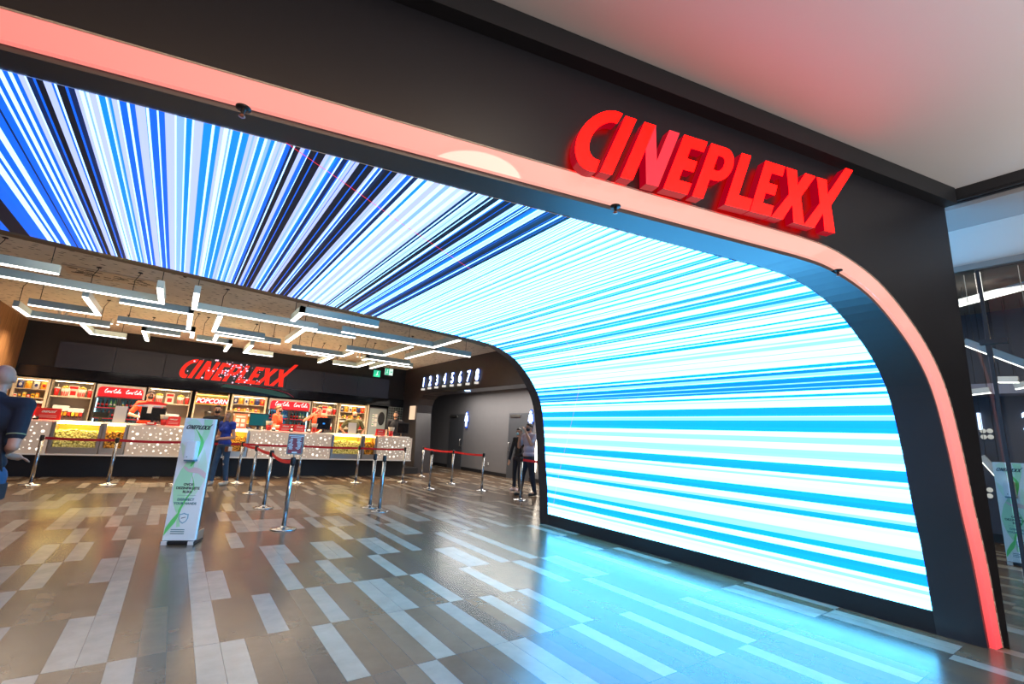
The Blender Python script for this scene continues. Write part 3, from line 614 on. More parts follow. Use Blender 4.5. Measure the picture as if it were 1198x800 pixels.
# ================================================================== SHELVING (front y = 18.0, back 18.4)
YS = 18.0
LEDW = em('warm_strip', (1.0,.72,.38), 16)
def cup(parent_label, p, kind='cup', group='cups'):
    if kind == 'cup':
        t = thing('drink_cup', parent_label, 'cup', p, group=group); MB().lathe([(.045,0),(.062,.20),(.058,.20),(.04,.01)], n=14).build('cup_body', RED, t)
        MB().lathe([(.066,.20),(.066,.215),(.05,.235)], n=14).build('lid', WHT, t); MB().tube([(0,0,.23),(.01,0,.33)], .006, 6).build('straw', WHT, t)
    else:
        t = thing('popcorn_bucket', parent_label, 'popcorn bucket', p, group=group); MB().lathe([(.075,0),(.10,.22),(.095,.22),(.07,.01)], n=16).build('bucket_body', pb('bucket_white', (.80,.70,.58), .5), t)
        mb = MB()
        for i in range(-2,3):
            a_ = -pi/2+i*.42; mb.prism([(-.007,0.01),(.007,.01),(.009,.13),(-.009,.13)], (cos(a_)*.082, sin(a_)*.082, .0), (-sin(a_),cos(a_),0), (cos(a_)*.1,sin(a_)*.1,1), (cos(a_)*.006,sin(a_)*.006,0))
        mb.build('stripes', RED, t)
        mb = MB(); rp = random.Random(int(p[0]*100))
        for i in range(26): q = rp.uniform(0,6.28); r0 = rp.uniform(0,.08); mb.ell((r0*cos(q), r0*sin(q), .225+.04*(1-r0/.08)+rp.uniform(0,.02)), .022, n=6, m=4)
        tag(mb.build('popcorn', pb('popcorn_yellow', (.95,.62,.12), .8), t), kind='stuff')
    return t
BAGC = [(.02,.035,.16),(.85,.36,.02),(.62,.60,.57),(.90,.42,.03),(.03,.05,.20),(.65,.03,.03)]
BAGM = [pb('bag_%s'%n_, c, .3, 0, .2, 14) for n_, c in zip(('navy','orange','silver','amber','blue','crimson'), BAGC)]
def bag_mesh(w_=.075, h_=.2, d_=.03):
    mb = MB()
    def f(u, v):
        x = (u-.5)*2; z = v; e = (1-abs(x)**3)*(1-abs(2*v-1)**4); return Vector((x*w_, -d_*e, z*h_))
    def g(u, v):
        x = (u-.5)*2; e = (1-abs(x)**3)*(1-abs(2*v-1)**4); return Vector((x*w_, d_*e, v*h_))
    mb.grid(f, 8, 8); mb.grid(g, 8, 8); return mb
def candy_unit(x0, x1, lab, key):
    xc = (x0+x1)/2; t = thing('snack_shelf_unit', lab, 'shelf unit', (xc, YS, 0)); w2 = (x1-x0)/2
    MB().box((-w2,.38,0),(w2,.40,2.38)).build('back_panel', CREAM, t)
    for k_ in (-1,1): MB().box((k_*w2-.0,-.02,0),(k_*(w2-.06),.38,2.38)).build('side_panel', CREAM, t)
    MB().box((-w2+.06,0,2.32),(w2-.06,.38,2.38)).build('top_panel', CREAM, t)
    MB().box((-w2+.07,.03,2.310),(w2-.07,.05,2.319)).build('light_strip', LEDW, t)
    MB().box((-w2+.06,.0,0),(w2-.06,.38,1.16)).build('base_cabinet', CREAM, t)
    zs = [2.08,1.84,1.46]
    for z in zs: MB().box((-w2+.062,0,z-.02),(w2-.062,.38,z)).build('shelf', CREAM, t)
    MB().box((-w2+.063,-.012,1.70),(w2-.063,.0,1.76)).build('price_rail', WHT, t); MB().box((-w2+.062,0,1.69),(w2-.062,.38,1.705)).build('shelf', CREAM, t)
    n_ = max(4, int((2*w2-.14)/.135)); proto = {}
    for i in range(n_):
        x = -w2+.13+ (2*w2-.26)*i/(n_-1); mi = i % 6
        o = bag_mesh(.062,.20).build('crisp_bag', BAGM[mi], None, (xc+x, YS+.10, 2.081)); MB().ell((0,-.031,.10), (.034,.006,.045), n=12, m=6).build('front_emblem', BAGM[(mi+2)%6], o)
        tag(o, f'{("navy","orange","silver","amber","blue","crimson")[mi]} crisp bag on the top shelf of the {key}', 'crisp bag', f'crisp bags on the top shelf of the {key}')
    cm = [pb('box_%d'%k_, c, .4) for k_, c in enumerate(((.8,.5,.02),(.55,.03,.02),(.75,.65,.15),(.12,.06,.04),(.85,.75,.6),(.9,.3,.02)))]
    n2 = int((2*w2-.14)/.085)
    for i in range(n2):
        x = -w2+.09+.085*i; mi = (i*5+int(x0*7)) % 6; hh = .08+.05*((i*7)%3)/2
        o = MB().box((-.034,-.05,0),(.034,.05,hh), bev=.004).build('candy_box', cm[mi], None, (xc+x, YS+.09, 1.841)); MB().box((-.024,-.053,hh*.3),(.024,-.0505,hh*.7)).build('front_label', cm[(mi+3)%6], o)
        tag(o, f'{("yellow","dark red","pale yellow","brown","ivory","orange")[mi]} sweets box in the row under the crisps of the {key}', 'sweets box', f'sweets boxes in the {key}')
    for i in range(4):
        x = -w2+.16+(2*w2-.32)*i/3; mi = (1,2,3,5)[i]
        o = bag_mesh(.085,.22,.04).build('sweets_bag', BAGM[mi], None, (xc+x, YS+.12, 1.461)); MB().ell((0,-.041,.11), (.045,.006,.05), n=12, m=6).build('front_emblem', cm[(i*2+1)%6], o)
        tag(o, f'{("orange","silver","amber","crimson")[i]} sweets bag on the lower shelf of the {key}', 'sweets bag', f'sweets bags in the {key}')
        o = bag_mesh(.08,.18,.04).build('sweets_bag', BAGM[(mi+3)%6], None, (xc+x, YS+.12, 1.161))
        tag(o, f'{("blue","crimson","navy","silver")[i]} sweets bag on the cabinet top of the {key}', 'sweets bag', f'sweets bags in the {key}')
candy_unit(-3.72,-2.99,'cream snack shelf full of crisps and sweets beside the wooden wall','left snack shelf')
candy_unit(1.40,2.46,'cream snack shelf full of crisps between popcorn machine and right fridge','middle snack shelf')
candy_unit(4.90,5.94,'cream snack shelf behind the man in olive shirt','right snack shelf')
def beige_unit(x0, x1, lab, key, first):
    xc = (x0+x1)/2; t = thing('display_shelf_unit', lab, 'shelf unit', (xc, YS, 0)); w2 = (x1-x0)/2
    MB().box((-w2,.38,0),(w2,.40,2.38)).build('back_panel', BEIGE, t)
    for k_ in (-1,1): MB().box((k_*w2,-.0,0),(k_*(w2-.03),.38,2.38)).build('side_panel', BEIGE, t)
    MB().box((-w2+.03,0,2.35),(w2-.03,.38,2.38)).build('top_panel', BEIGE, t); MB().box((-w2+.06,.03,2.338),(w2-.06,.06,2.349)).build('light_strip', LEDW, t)
    MB().box((-w2+.03,0,1.91),(w2-.03,.34,1.94)).build('shelf', CREAM, t); MB().box((-w2+.03,0,0),(w2-.03,.38,1.22)).build('base_cabinet', BEIGE, t)
    cup(f'red paper cup at the left end on the {key}', (xc-w2+.12, YS+.12, 1.94), 'cup', f'cups in the {key}')
    cup(f'striped popcorn bucket left of the poster in the {key}', (xc-w2+.30, YS+.12, 1.94), 'b', f'buckets in the {key}')
    cup(f'striped popcorn bucket right of the poster in the {key}', (xc+w2-.27, YS+.12, 1.94), 'b', f'buckets in the {key}')
    cup(f'red paper cup at the right end on the {key}', (xc+w2-.09, YS+.12, 1.94), 'cup', f'cups in the {key}')
    p = thing('menu_card', f'upright red and cream menu card standing in the {key}', 'card', (xc+.01, YS+.10, 1.94))
    MB().box((-.11,-.01,0),(.11,.01,.31)).build('board', pb('card_cream', (.72,.6,.5), .5), p); MB().box((-.09,-.013,.22),(.09,-.0105,.29)).box((-.06,-.013,.04),(.06,-.0105,.16)).build('print', RED, p)
    d = thing('drinks_dispenser', f'white juice dispenser with a row of coloured taps in the {key}', 'dispenser', (xc, YS+.16, 1.22))
    MB().box((-.33,-.12,.30),(.0,.12,.46), bev=.01).box((.0,-.12,.28),(.33,.12,.40), bev=.01).build('body', WHT, d); MB().box((-.34,-.10,0),(.34,.12,.05), bev=.008).box((-.33,.06,.05),(.33,.12,.3)).build('drip_tray', STEEL, d)
    for i in range(8):
        mm = (pb('tap_orange', (.9,.3,.02), .4), pb('tap_red', (.7,.03,.02), .4), pb('tap_yellow', (.9,.6,.05), .4))[i % 3]
        q = MB().box((-.03,-.03,.18),(.03,.03,.28), bev=.005).build('tap_label', mm, d, (-.29+i*.083,-.13,0)); MB().tube([(0,0,.18),(0,0,.14)], [.024,.012], 8).build('nozzle', BPLA, q)
beige_unit(-2.97,-2.05,'beige open shelf with cups and dispenser, left of the left fridge','left open shelf',1)
beige_unit(-.82,.29,'beige open shelf with cups, right of the left fridge','middle open shelf',0)
beige_unit(3.93,4.86,'beige open shelf behind the man drinking from a red cup','right open shelf',0)
# ------------------------------------------------------------------ drinks fridges
BOT = [(.015,.012,.012),(.02,.10,.22),(.10,.30,.10),(.45,.35,.05),(.05,.25,.40),(.25,.03,.02)]
BOTM = [pb('bottle_%d'%i, c, .12) for i, c in enumerate(BOT)]
def bottle_mb():
    mb = MB(); mb.lathe([(.028,0),(.033,.01),(.033,.12),(.028,.15),(.013,.19),(.012,.215)], n=8, mi=0); mb.lathe([(.0335,.055),(.0335,.11)], n=8, mi=1); mb.lathe([(.014,.215),(.014,.235)], n=8, mi=2); return mb
SCRIPT = [[(0,.55),(.1,.8),(.25,.95),(.12,1.0),(-.05,.7),(-.08,.35),(.05,.05),(.3,.1),(.42,.3)],[(.62,.45),(.48,.42),(.42,.2),(.52,.05),(.68,.15),(.66,.4),(.75,.42)],[(.85,.45),(.85,.05)],[(.85,.35),(.98,.48),(1.05,.42)],[(1.35,.42),(1.2,.42),(1.14,.2),(1.22,.05),(1.36,.15),(1.4,.45),(1.4,.05),(1.52,.1)],[(1.5,.5),(1.75,.62)],
          [(2.0,.55),(2.1,.8),(2.25,.95),(2.12,1.0),(1.95,.7),(1.92,.35),(2.05,.05),(2.3,.1),(2.42,.3)],[(2.62,.45),(2.48,.42),(2.42,.2),(2.52,.05),(2.68,.15),(2.66,.4)],[(2.85,.1),(2.95,.6),(3.02,.95),(2.9,.95),(2.84,.5),(2.86,.08),(3.0,.1)],[(3.4,.42),(3.22,.42),(3.16,.2),(3.25,.05),(3.4,.15),(3.44,.45),(3.44,.05),(3.6,.12)]]
def script_word(name, parent, o, u, v, width, mat, r=.011):
    u = Vector(u); v = Vector(v); k_ = width/3.7; mb = MB()
    for st in SCRIPT:
        pts = cr_(st, 4) if len(st) > 2 else st; mb.tube([Vector(o)+u*((a+.25*b)*k_)+v*(b*k_*1.15) for a, b in pts], r, 5)
    return mb.build(name, mat, parent)
SH_RED = em('header_red', (.80,.012,.02), 1.0); SH_W = em('header_white', (1.,.85,.85), 1.1)
GLC = glass('cabinet_glass', (.93,.96,.97), .6)
def fridge(x0, x1, lab, key):
    xc = (x0+x1)/2; w2 = (x1-x0)/2; t = thing('drinks_fridge', lab, 'fridge', (xc, YS-.05, 0))
    FM = pb('fridge_grey', (.42,.42,.40), .4); SL = pb('fridge_steel', (.40,.40,.38), .3, .8)
    MB().box((-w2,.40,0),(w2,.44,2.36)).box((-w2,.0,0),(-w2+.045,.40,2.36)).box((w2-.045,.0,0),(w2,.40,2.36)).box((-w2+.045,0,0),(w2-.045,.4,.9)).box((-w2+.045,0,1.99),(w2-.045,.40,2.36)).build('cabinet', FM, t)
    hp = [(-w2+.05,2.02),(w2-.05,2.02)]+arcp(w2-.14,2.20,.09,.09,0,90,6)+arcp(-w2+.14,2.20,.09,.09,90,180,6)
    MB().prism(hp, (0,-.02,0), (1,0,0), (0,0,1), (0,-.02,0)).build('header', SH_RED, t)
    for k_ in (0,1): script_word('header_lettering', t, (-w2+.20+k_*(w2-.08),-.045,2.12), (1,0,0), (0,0,1), w2*.66, SH_W, .009)
    MB().box((-w2+.05,-.03,1.99),(w2-.05,-.02,2.018)).build('header_edge', pb('dark_red', (.25,.01,.02), .4), t)
    MB().box((-w2+.045,.385,.9),(w2-.045,.398,1.98)).build('inner_back', pb('fridge_inner', (.10,.32,.38), .5), t)
    for k_ in (-1,1): MB().box((k_*(w2-.05),.10,.95),(k_*(w2-.065),.13,1.95)).build('lamp', em('fridge_lamp', (.55,.9,1.0), 4), t)
    for k_ in (-1,1):
        d = MB().box((min(0,k_*(w2-.04)),-.012,.92),(max(0,k_*(w2-.04)),-.004,1.97)).build('door', GLC, t)
        MB().box((k_*.004,-.03,.92),(k_*.04,-.004,1.97)).box((k_*(w2-.04),-.03,.92),(k_*w2,-.004,1.97)).build('door_frame', BPLA, d)
    zs = [1.70,1.40,1.10]
    for z in zs: MB().box((-w2+.05,.02,z-.012),(w2-.05,.385,z)).build('shelf', SL, t); MB().box((-w2+.05,.005,z-.03),(w2-.05,.02,z+.005)).build('price_strip', em('strip_red', (.55,.03,.04), .8), t)
    base = {}
    for r0, z in enumerate(zs[:3]):
        n_ = int((2*w2-.2)/.083)
        for i in range(n_):
            x = -w2+.10+(2*w2-.2)*i/(n_-1)
            if abs(x) < .04: continue
            mi = (0,0,0,2,2,1,4)[(i+r0*2)%7] if r0 == 0 else (1,4,0,0,5,0,1)[(i+r0)%7]
            if mi not in base:
                o = bottle_mb().build('drink_bottle', [BOTM[mi], (RED,BOTM[3],WHT)[mi%3], (RED,BOTM[2],BOTM[1])[mi%3]]); base[mi] = o
            else: o = base[mi].copy(); C.objects.link(o)
            o.location = (xc+x, YS+.03, z+.001)
            tag(o, f'{("black cola","blue","green","yellow","light blue","dark red")[mi]} bottle on the {("top","second","third")[r0]} shelf of the {key}', 'bottle', f'bottles in the {key}')
fridge(-2.0,-.87,'red-topped double-door drinks fridge with cola lettering, left of the two','left fridge')
fridge(2.52,3.88,'red-topped double-door drinks fridge with cola lettering behind the woman in orange','right fridge')
# ------------------------------------------------------------------ popcorn machine
t = thing('popcorn_machine', 'popcorn machine with red and yellow POPCORN header behind the couple', 'popcorn machine', (.86, YS, 0)); w2 = .47
MB().box((-w2,0,0),(w2,.4,1.20)).box((-w2,.38,1.2),(w2,.4,2.36)).box((-w2,0,1.2),(-w2+.04,.38,2.36)).box((w2-.04,0,1.2),(w2,.38,2.36)).box((-w2+.04,.0,1.98),(w2-.04,.38,2.22)).build('cabinet', CREAM, t)
MB().box((-w2+.02,-.012,1.99),(w2-.02,-.002,2.22)).build('header', em('popcorn_yellow_light', (1,.62,.05), 1), t)
MB().box((-w2+.04,-.02,2.01),(w2-.04,-.0125,2.20)).build('header_panel', SH_RED, t)
text_mesh('POPCORN', .20, 'header_lettering', SH_W, t, frame((0,-.026,2.04), (1,0,0), (0,0,1)), .008, 'CENTER', .003, .25, .92)
MB().box((-w2+.05,.02,2.27),(w2-.05,.05,2.30)).build('light_strip', em('amber_strip', (1,.6,.1), 5), t)
MB().box((-w2+.05,-.004,1.24),(w2-.05,.004,1.97)).build('front_glass', GLC, t)
MB().lathe([(.12,0),(.14,.12),(.13,.16),(.02,.17)], (0,.2,1.62), 16).tube([(0,.2,1.79),(0,.2,1.97)], .012).build('kettle', STEEL, t)
mb = MB(); rp = random.Random(8)
def heap(name, parent, w_, d_, h_, mat, seed, top=.35):
    rp = random.Random(seed); mb = MB()
    from mathutils import noise as nz
    def nf(a, b, c): return nz.noise(Vector((a*16+seed, b*16, c*16)))*.018+nz.noise(Vector((a*4+seed, b*4, c*4)))*.02
    def top_(u, v): x = (u-.5)*w_; y = (v-.5)*d_; return Vector((x, y, h_+nf(x,y,0)*1.6-.06*(2*abs(u-.5))**2))
    def front(u, v):
        x = (u-.5)*w_; z = v*(h_-.06*(2*abs(u-.5))**2); return Vector((x, -d_/2+nf(x,0,z)*.8-.0, z+ (nf(x,-d_/2,0)*1.6 if v == 1 else 0)))
    mb.grid(top_, 46, 16); mb.grid(front, 46, 22); mb.grid(lambda u, v: Vector(((u-.5)*w_, d_/2, v*h_)), 2, 2); mb.grid(lambda u, v: Vector(((u-.5)*w_, (v-.5)*d_, 0)), 2, 2)
    for k_ in (0,1): mb.grid(lambda u, v: Vector(((k_-.5)*w_, (u-.5)*d_, v*(h_-.05))), 4, 4)
    o = mb.build(name, mat, parent); return o
def popmat(name, c0, c1, c2):
    m, n, l = nt(name); b = n['Principled BSDF']; tc = n.new('ShaderNodeTexCoord'); v = n.new('ShaderNodeTexVoronoi'); v.inputs['Scale'].default_value = 26; l.new(tc.outputs['Object'], v.inputs['Vector'])
    cr = n.new('ShaderNodeValToRGB'); e = cr.color_ramp.elements; e[0].position = .05; e[0].color = (*c1,1); e[1].position = .75; e[1].color = (*c0,1); q = e.new(.45); q.color = (*c2,1)
    l.new(v.outputs['Distance'], cr.inputs[0]); l.new(cr.outputs[0], b.inputs['Base Color']); b.inputs['Roughness'].default_value = .7
    bp = n.new('ShaderNodeBump'); bp.inputs['Strength'].default_value = .6; bp.inputs['Distance'].default_value = .02; bp.invert = True; l.new(v.outputs['Distance'], bp.inputs['Height']); l.new(bp.outputs[0], b.inputs['Normal']); return m
POPY = popmat('popcorn_salted', (.30,.24,.05), (.95,.86,.45), (.80,.68,.25)); POPC = popmat('popcorn_caramel', (.10,.03,.0), (.98,.52,.05), (.75,.30,.02))
o = heap('popcorn_heap', t, .80, .30, .25, POPC, 5); o.location = (0,.20,1.22); tag(o, kind='stuff')
# ------------------------------------------------------------------ back room door and tiles
t = thing('kitchen_door', 'grey swing door with round window and paper notices right of the shelves', 'door', (6.40, 18.0, 0))
t.name = 'kitchen_door'
DG_ = pb('door_blue_grey', (.30,.36,.38), .5); MB().box((-.34,-.03,0),(.32,.01,2.30)).build('door_leaf', DG_, t); MB().box((-.38,-.035,0),(-.34,.02,2.34)).box((.32,-.035,0),(.36,.02,2.34)).box((-.38,-.035,2.30),(.36,.02,2.34)).build('door_frame', pb('dark_frame', (.04,.04,.05), .4), t)
MB().lathe([(.10,-.012),(.13,-.012),(.13,.01),(.10,.01)], n=24, M=Matrix.Translation((.14,-.035,1.92)) @ Matrix.Rotation(pi/2,4,'X') @ Matrix.Diagonal((1,2.0,1,1))).build('window_ring', BPLA, t)
for i in range(6): MB().box((-.22+.11*(i%2),-.034,1.95-.17*(i//2)),(-.13+.11*(i%2),-.031,2.08-.17*(i//2))).build('paper_notice', WHT, t)
for i in range(3): MB().box((-.21,-.036,2.0-.17*i),(-.16,-.0345,2.04-.17*i)).build('green_mark', pb('mark_green', (.0,.35,.15), .5), t)
def tilemat():
    m, n, l = nt('dark_tiles'); b = n['Principled BSDF']; tc = n.new('ShaderNodeTexCoord'); br = n.new('ShaderNodeTexBrick'); br.offset = 0; br.inputs['Scale'].default_value = 9; br.inputs['Brick Width'].default_value = .9; br.inputs['Row Height'].default_value = .9
    br.inputs['Color1'].default_value = (.02,.03,.035,1); br.inputs['Color2'].default_value = (.03,.04,.045,1); br.inputs['Mortar'].default_value = (.25,.32,.33,1); br.inputs['Mortar Size'].default_value = .05
    mp = n.new('ShaderNodeMapping'); mp.inputs['Rotation'].default_value = (pi/2,0,0); l.new(tc.outputs['Object'], mp.inputs[0]); l.new(mp.outputs[0], br.inputs['Vector']); l.new(br.outputs['Color'], b.inputs['Base Color']); b.inputs['Roughness'].default_value = .2; return m
struct('wall_tiled', MB().box((6.80,17.98,0),(7.4,18.02,2.42)), tilemat())
struct('trim_4', MB().box((5.96,17.95,0),(6.02,18.3,2.42)), CREAM)
# ================================================================== COUNTER
YC = 15.0; ZB, ZT = .54, 1.26
PANM = pb('counter_panel', (.74,.66,.57), .5); DOTM = em('counter_dot', (1.0,.93,.82), 1.5)
bs = thing('counter_plinth', 'long black recessed plinth under the concession counter', 'plinth', (1.45,15.4,0))
MB().box((-5.15,0,0),(5.15,.5,.545)).build('panel', BLKM, bs)
wt = thing('worktop', 'continuous pale worktop of the concession counter', 'worktop', (1.5,15.3,1.28))
MB().box((-5.2,-.05,-.02),(5.13,.62,.018)).build('slab', WHT, wt)
tb = thing('counter_ledge', 'white bottom edge rail along the counter front', 'ledge', (1.5,15.02,.53))
MB().box((-5.2,-.045,-.02),(5.13,.36,.012)).build('rail', WHT, tb)
def dots(x0, x1, seed):
    rd = random.Random(seed); mb = MB(); P = []; tries = 0
    while tries < 500:
        tries += 1; r0 = rd.choice((.009,.011,.014,.017,.022,.028,.033)); x, z = rd.uniform(x0+.04+r0, x1-.04-r0), rd.uniform(ZB+.03+r0, ZT-.03-r0)
        if all(math.hypot(x-a, z-b) > r0+c+.045 for a, b, c in P): P.append((x,z,r0))
    for x, z, r0 in P: mb.prism([(x+r0*cos(2*pi*k_/12), z+r0*sin(2*pi*k_/12)) for k_ in range(12)], (0,0,0), (1,0,0), (0,0,1), (0,-.004,0))
    return mb
for i, (x0, x1, lb) in enumerate(((-3.70,-2.30,'dotted backlit counter front at the far left by the bald man'),(-.90,.93,'dotted backlit counter front behind the hand sanitizer stand'),(1.76,3.98,'dotted backlit counter front behind the small framed notice'),(5.42,6.62,'dotted backlit counter front at the right end beside the black wall'))):
    t = thing('counter_unit', lb, 'counter', (0,15.0,0), group='dotted counter fronts')
    MB().box((x0,0,ZB),(x1,.34,ZT)).build('front_panel', PANM, t); d = dots(x0, x1, i+2).build('dot_pattern', DOTM, t); d['kind'] = 'stuff'; d.location = (0,-.001,0)
def vitrine(x0, x1, mat, lab, key, seed):
    xc = (x0+x1)/2; w2 = (x1-x0)/2; t = thing('popcorn_display', lab, 'display case', (xc,15.0,0), group='popcorn display cases')
    MB().box((-w2,0,ZB),(w2,.34,ZB+.15)).build('base_panel', STEEL, t)
    for k_ in (-1,1): MB().box((k_*w2,0,ZB+.15),(k_*(w2-.055),.34,ZT)).build('side_post', STEEL, t)
    MB().box((-w2+.055,.33,ZB+.15),(w2-.055,.34,ZT)).build('back_panel', em('case_back_glow', (1.0,.45,.02), .75) , t)
    MB().box((-w2+.055,0,ZB+.152),(w2-.055,.006,ZT-.012)).build('front_glass', GLC, t)
    MB().box((-w2+.07,.012,ZT-.035),(w2-.07,.22,ZT-.012)).build('lamp', em('case_lamp', (1.0,.70,.22), 22), t)
    o = heap('popcorn', None, 2*w2-.125, .20, .40, mat, seed); o.location = (xc,15.0+.20,ZB+.151); tag(o, f'{"salted yellow" if mat is POPY else "caramel orange"} popcorn filling {key}', 'popcorn', kind='stuff')
vitrine(-2.28,-1.40,POPY,'wide lit case of pale yellow popcorn at the left of the counter','the left wide case',1)
vitrine(-1.38,-.92,POPC,'narrow lit case of caramel popcorn at the left of the counter','the left narrow case',2)
vitrine(.95,1.74,POPC,'lit case of orange popcorn right behind the woman in blue','the case behind the woman',3)
vitrine(4.0,4.93,POPY,'wide lit case of pale yellow popcorn under the man in olive','the right wide case',4)
vitrine(4.96,5.40,POPC,'narrow lit case of caramel popcorn near the right counter end','the right narrow case',5)
# ------------------------------------------------------------------ things on the counter (top at z = 1.298)
ZW = 1.298
def tent_card(px_, lab, w_=.34, h_=.24, Y=15.08, txt=True):
    p = at(px_, 505, Y); t = thing('info_card', lab, 'card', (p.x, Y, ZW), group='red cards on the counter')
    M = Matrix.Rotation(radians(-12),4,'X')
    MB().box((-w_/2,-.004,0),(w_/2,.004,h_), M=M).build('front_face', RED, t)
    MB().box((-w_/2,-.004,0),(w_/2,.004,h_), M=Matrix.Translation((0,.10,0))@Matrix.Rotation(radians(12),4,'X')).build('rear_face', RED, t)
    R = M.to_3x3(); flat_logo('card_logo', WHT, t, R@Vector((-w_*.30,-.006,h_*.60)), R@Vector((1,0,0)), R@Vector((0,0,1)), w_*.60, .0015)
    MB().box((-w_*.36,-.0065,h_*.32),(w_*.36,-.0045,h_*.38), M=M).box((-w_*.36,-.0065,h_*.18),(w_*.36,-.0045,h_*.24), M=M).build('text_lines', pb('card_pink', (.75,.3,.28), .5), t)
tent_card(51,'red logo card on the counter beside the bald man',.42,.27); tent_card(200.5,'red logo card just left of the sanitizer stand',.30,.24)
tent_card(333.5,'orange-red logo card in front of the woman in orange',.31,.20); tent_card(350,'orange-red logo card right of the one by the woman in orange',.31,.20); tent_card(445.5,'dark pink logo card near the right counter end',.28,.21)
def monitor(px_, lab, w_=.44, h_=.34, Y=15.35, scr=None, tilt=0, rz=0):
    p = at(px_, 500, Y); t = thing('pos_monitor', lab, 'monitor', (p.x,Y,ZW), rz, group='till monitors on the counter')
    MB().box((-w_/2,-.02,.10),(w_/2,.02,.10+h_), bev=.006).build('display', BPLA, t); MB().box((-w_/2+.02,-.024,.12),(w_/2-.02,-.0205,.08+h_)).build('screen', scr or BLKG, t)
    MB().box((-.03,-.01,.02),(.03,.03,.14)).build('stand', BPLA, t); MB().lathe([(.11,0),(.11,.012),(.04,.02)], (0,.01,0)).build('base', BPLA, t)
    return t
monitor(176,'black till monitor left of the sanitizer stand',.52,.34)
monitor(301.5,'till monitor with a teal picture beside the woman in orange',.50,.36,scr=em('screen_teal_dim', (.0,.07,.075), 1))
mo = monitor(378,'black till monitor with a tiny blue light before the drinking man',.42,.36)
MB().box((-.03,-.028,.26),(.03,-.0245,.30)).build('blue_mark', em('blue_mark', (.03,.25,.9), 1.5), mo)
monitor(471.5,'dark till monitor at the right counter end',.42,.36)
monitor(115,'wide low black till display behind the narrow popcorn case',.32,.14)
# toy-like promo topper above the left monitor
p = at(176,479,15.35); t = thing('promo_topper', 'red, white and blue winged promo display above the left monitor', 'display', p)
t.location = (p.x,15.35,ZW+.442)
MB().prism([(-.36,.0),(-.1,.10),(.12,.12),(.34,.08),(.30,.03),(-.05,.03)], (0,.0,.03), (1,0,0), (0,0,1), (0,.03,0)).build('red_wing', RED, t)
MB().prism([(-.40,-.02),(-.05,.035),(.3,.03),(.32,.0),(-.05,.0)], (0,-.005,.03), (1,0,0), (0,0,1), (0,.03,0)).build('white_wing', WHT, t)
MB().box((-.06,-.03,-.16),(.03,-.026,.04)).box((-.05,-.026,.0),(.05,.02,.05)).build('hanging_tag', WHT, t); MB().box((-.28,-.012,.003),(.24,.02,.028)).build('blue_wing', pb('sky_blue', (.2,.45,.7), .4), t)
for i, (px_, w_, h_, lb) in enumerate(((137,.24,.42,'tall blank white paper holder behind the narrow left popcorn case'),(412.5,.26,.36,'blank white paper holder in front of the man in olive'))):
    p = at(px_, 500, 15.12); t = thing('paper_holder', lb, 'paper holder', (p.x,15.12,ZW)); M = Matrix.Rotation(radians(-8),4,'X')
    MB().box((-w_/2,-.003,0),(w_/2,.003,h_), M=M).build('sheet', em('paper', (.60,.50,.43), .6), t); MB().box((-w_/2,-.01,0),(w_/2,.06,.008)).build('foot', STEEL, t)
for i, (px_, lb) in enumerate(((38,'small black card terminal left of the bald man card'),(319.5,'small black card terminal left of the orange-red cards'),(340,'small black card terminal between the orange-red cards'),(361,'black card terminal left of the red cup'))):
    p = at(px_, 505, 15.10); t = thing('card_terminal', lb, 'card terminal', (p.x,15.10,ZW), group='card terminals'); M = Matrix.Rotation(radians(30),4,'X')
    MB().box((-.05,-.06,.02),(.05,.07,.06), M=M, bev=.008).build('body', BPLA, t); MB().box((-.035,.0,.0605),(.035,.05,.063), M=M).build('display', pb('lcd', (.12,.2,.2), .2), t); MB().box((-.05,-.05,0),(.05,.06,.02)).build('cradle', BPLA, t)
def big_cup(px_, lab, s=1., Y=15.12):
    p = at(px_, 505, Y); t = thing('drink_cup', lab, 'cup', (p.x,Y,ZW), group='red and white cups on the counter'); mb = MB()
    MB().lathe([(.055*s,0),(.068*s,.15*s),(.064*s,.15*s),(.05*s,.01)], n=16).build('cup_body', RED, t); MB().lathe([(.075*s,.15*s),(.095*s,.26*s),(.09*s,.262*s),(.07*s,.155*s)], n=16).build('bucket_top', pb('paper_ivory', (.75,.68,.58), .6), t)
big_cup(189,'red cup with wide ivory top right of the left monitor'); big_cup(313.5,'red cup with wide ivory top next to the teal monitor'); big_cup(367,'red cup with ivory top left of the black monitor'); big_cup(457.5,'red cup with ivory top right of the dark pink card',1.1)
for px_, lb in ((33,'red paper popcorn carton behind the bald man'),(176,'red box lying under the left till monitor')):
    p = at(px_, 500, 15.5); t = thing('popcorn_carton', lb, 'carton', (p.x,15.42 if px_==33 else 15.2,ZW)); MB().prism([(-.10,0),(.10,0),(.13,.20 if px_==33 else .06),(-.13,.20 if px_==33 else .06)], (0,-.06,0), (1,0,0), (0,0,1), (0,.12,0)).build('carton_body', RED, t)
    MB().box((-.07,-.064,.02),(.07,-.061,.05)).build('white_band', WHT, t)
p = at(291,482,16.9); t = thing('wall_notice', 'orange menu notice hanging by the middle snack shelf behind the woman', 'notice', at(281,493,15.6)); 
MB().box((-.17,-.006,-.22),(.17,.006,.22)).build('board', pb('notice_orange', (.85,.22,.12), .5), t); MB().box((-.12,-.009,.12),(.12,-.0065,.16)).box((-.12,-.009,-.02),(-.02,-.0065,.08)).box((.02,-.009,-.02),(.12,-.0065,.08)).box((-.12,-.009,-.14),(-.02,-.0065,-.06)).box((.02,-.009,-.14),(.12,-.0065,-.06)).build('print', WHT, t)
MB().tube([(0,.02,-.22),(0,.02,1.298-t.location.z)], .01).lathe([(.08,1.298-t.location.z),(.08,1.31-t.location.z)], (0,.02,0)).build('stand', STEEL, t)
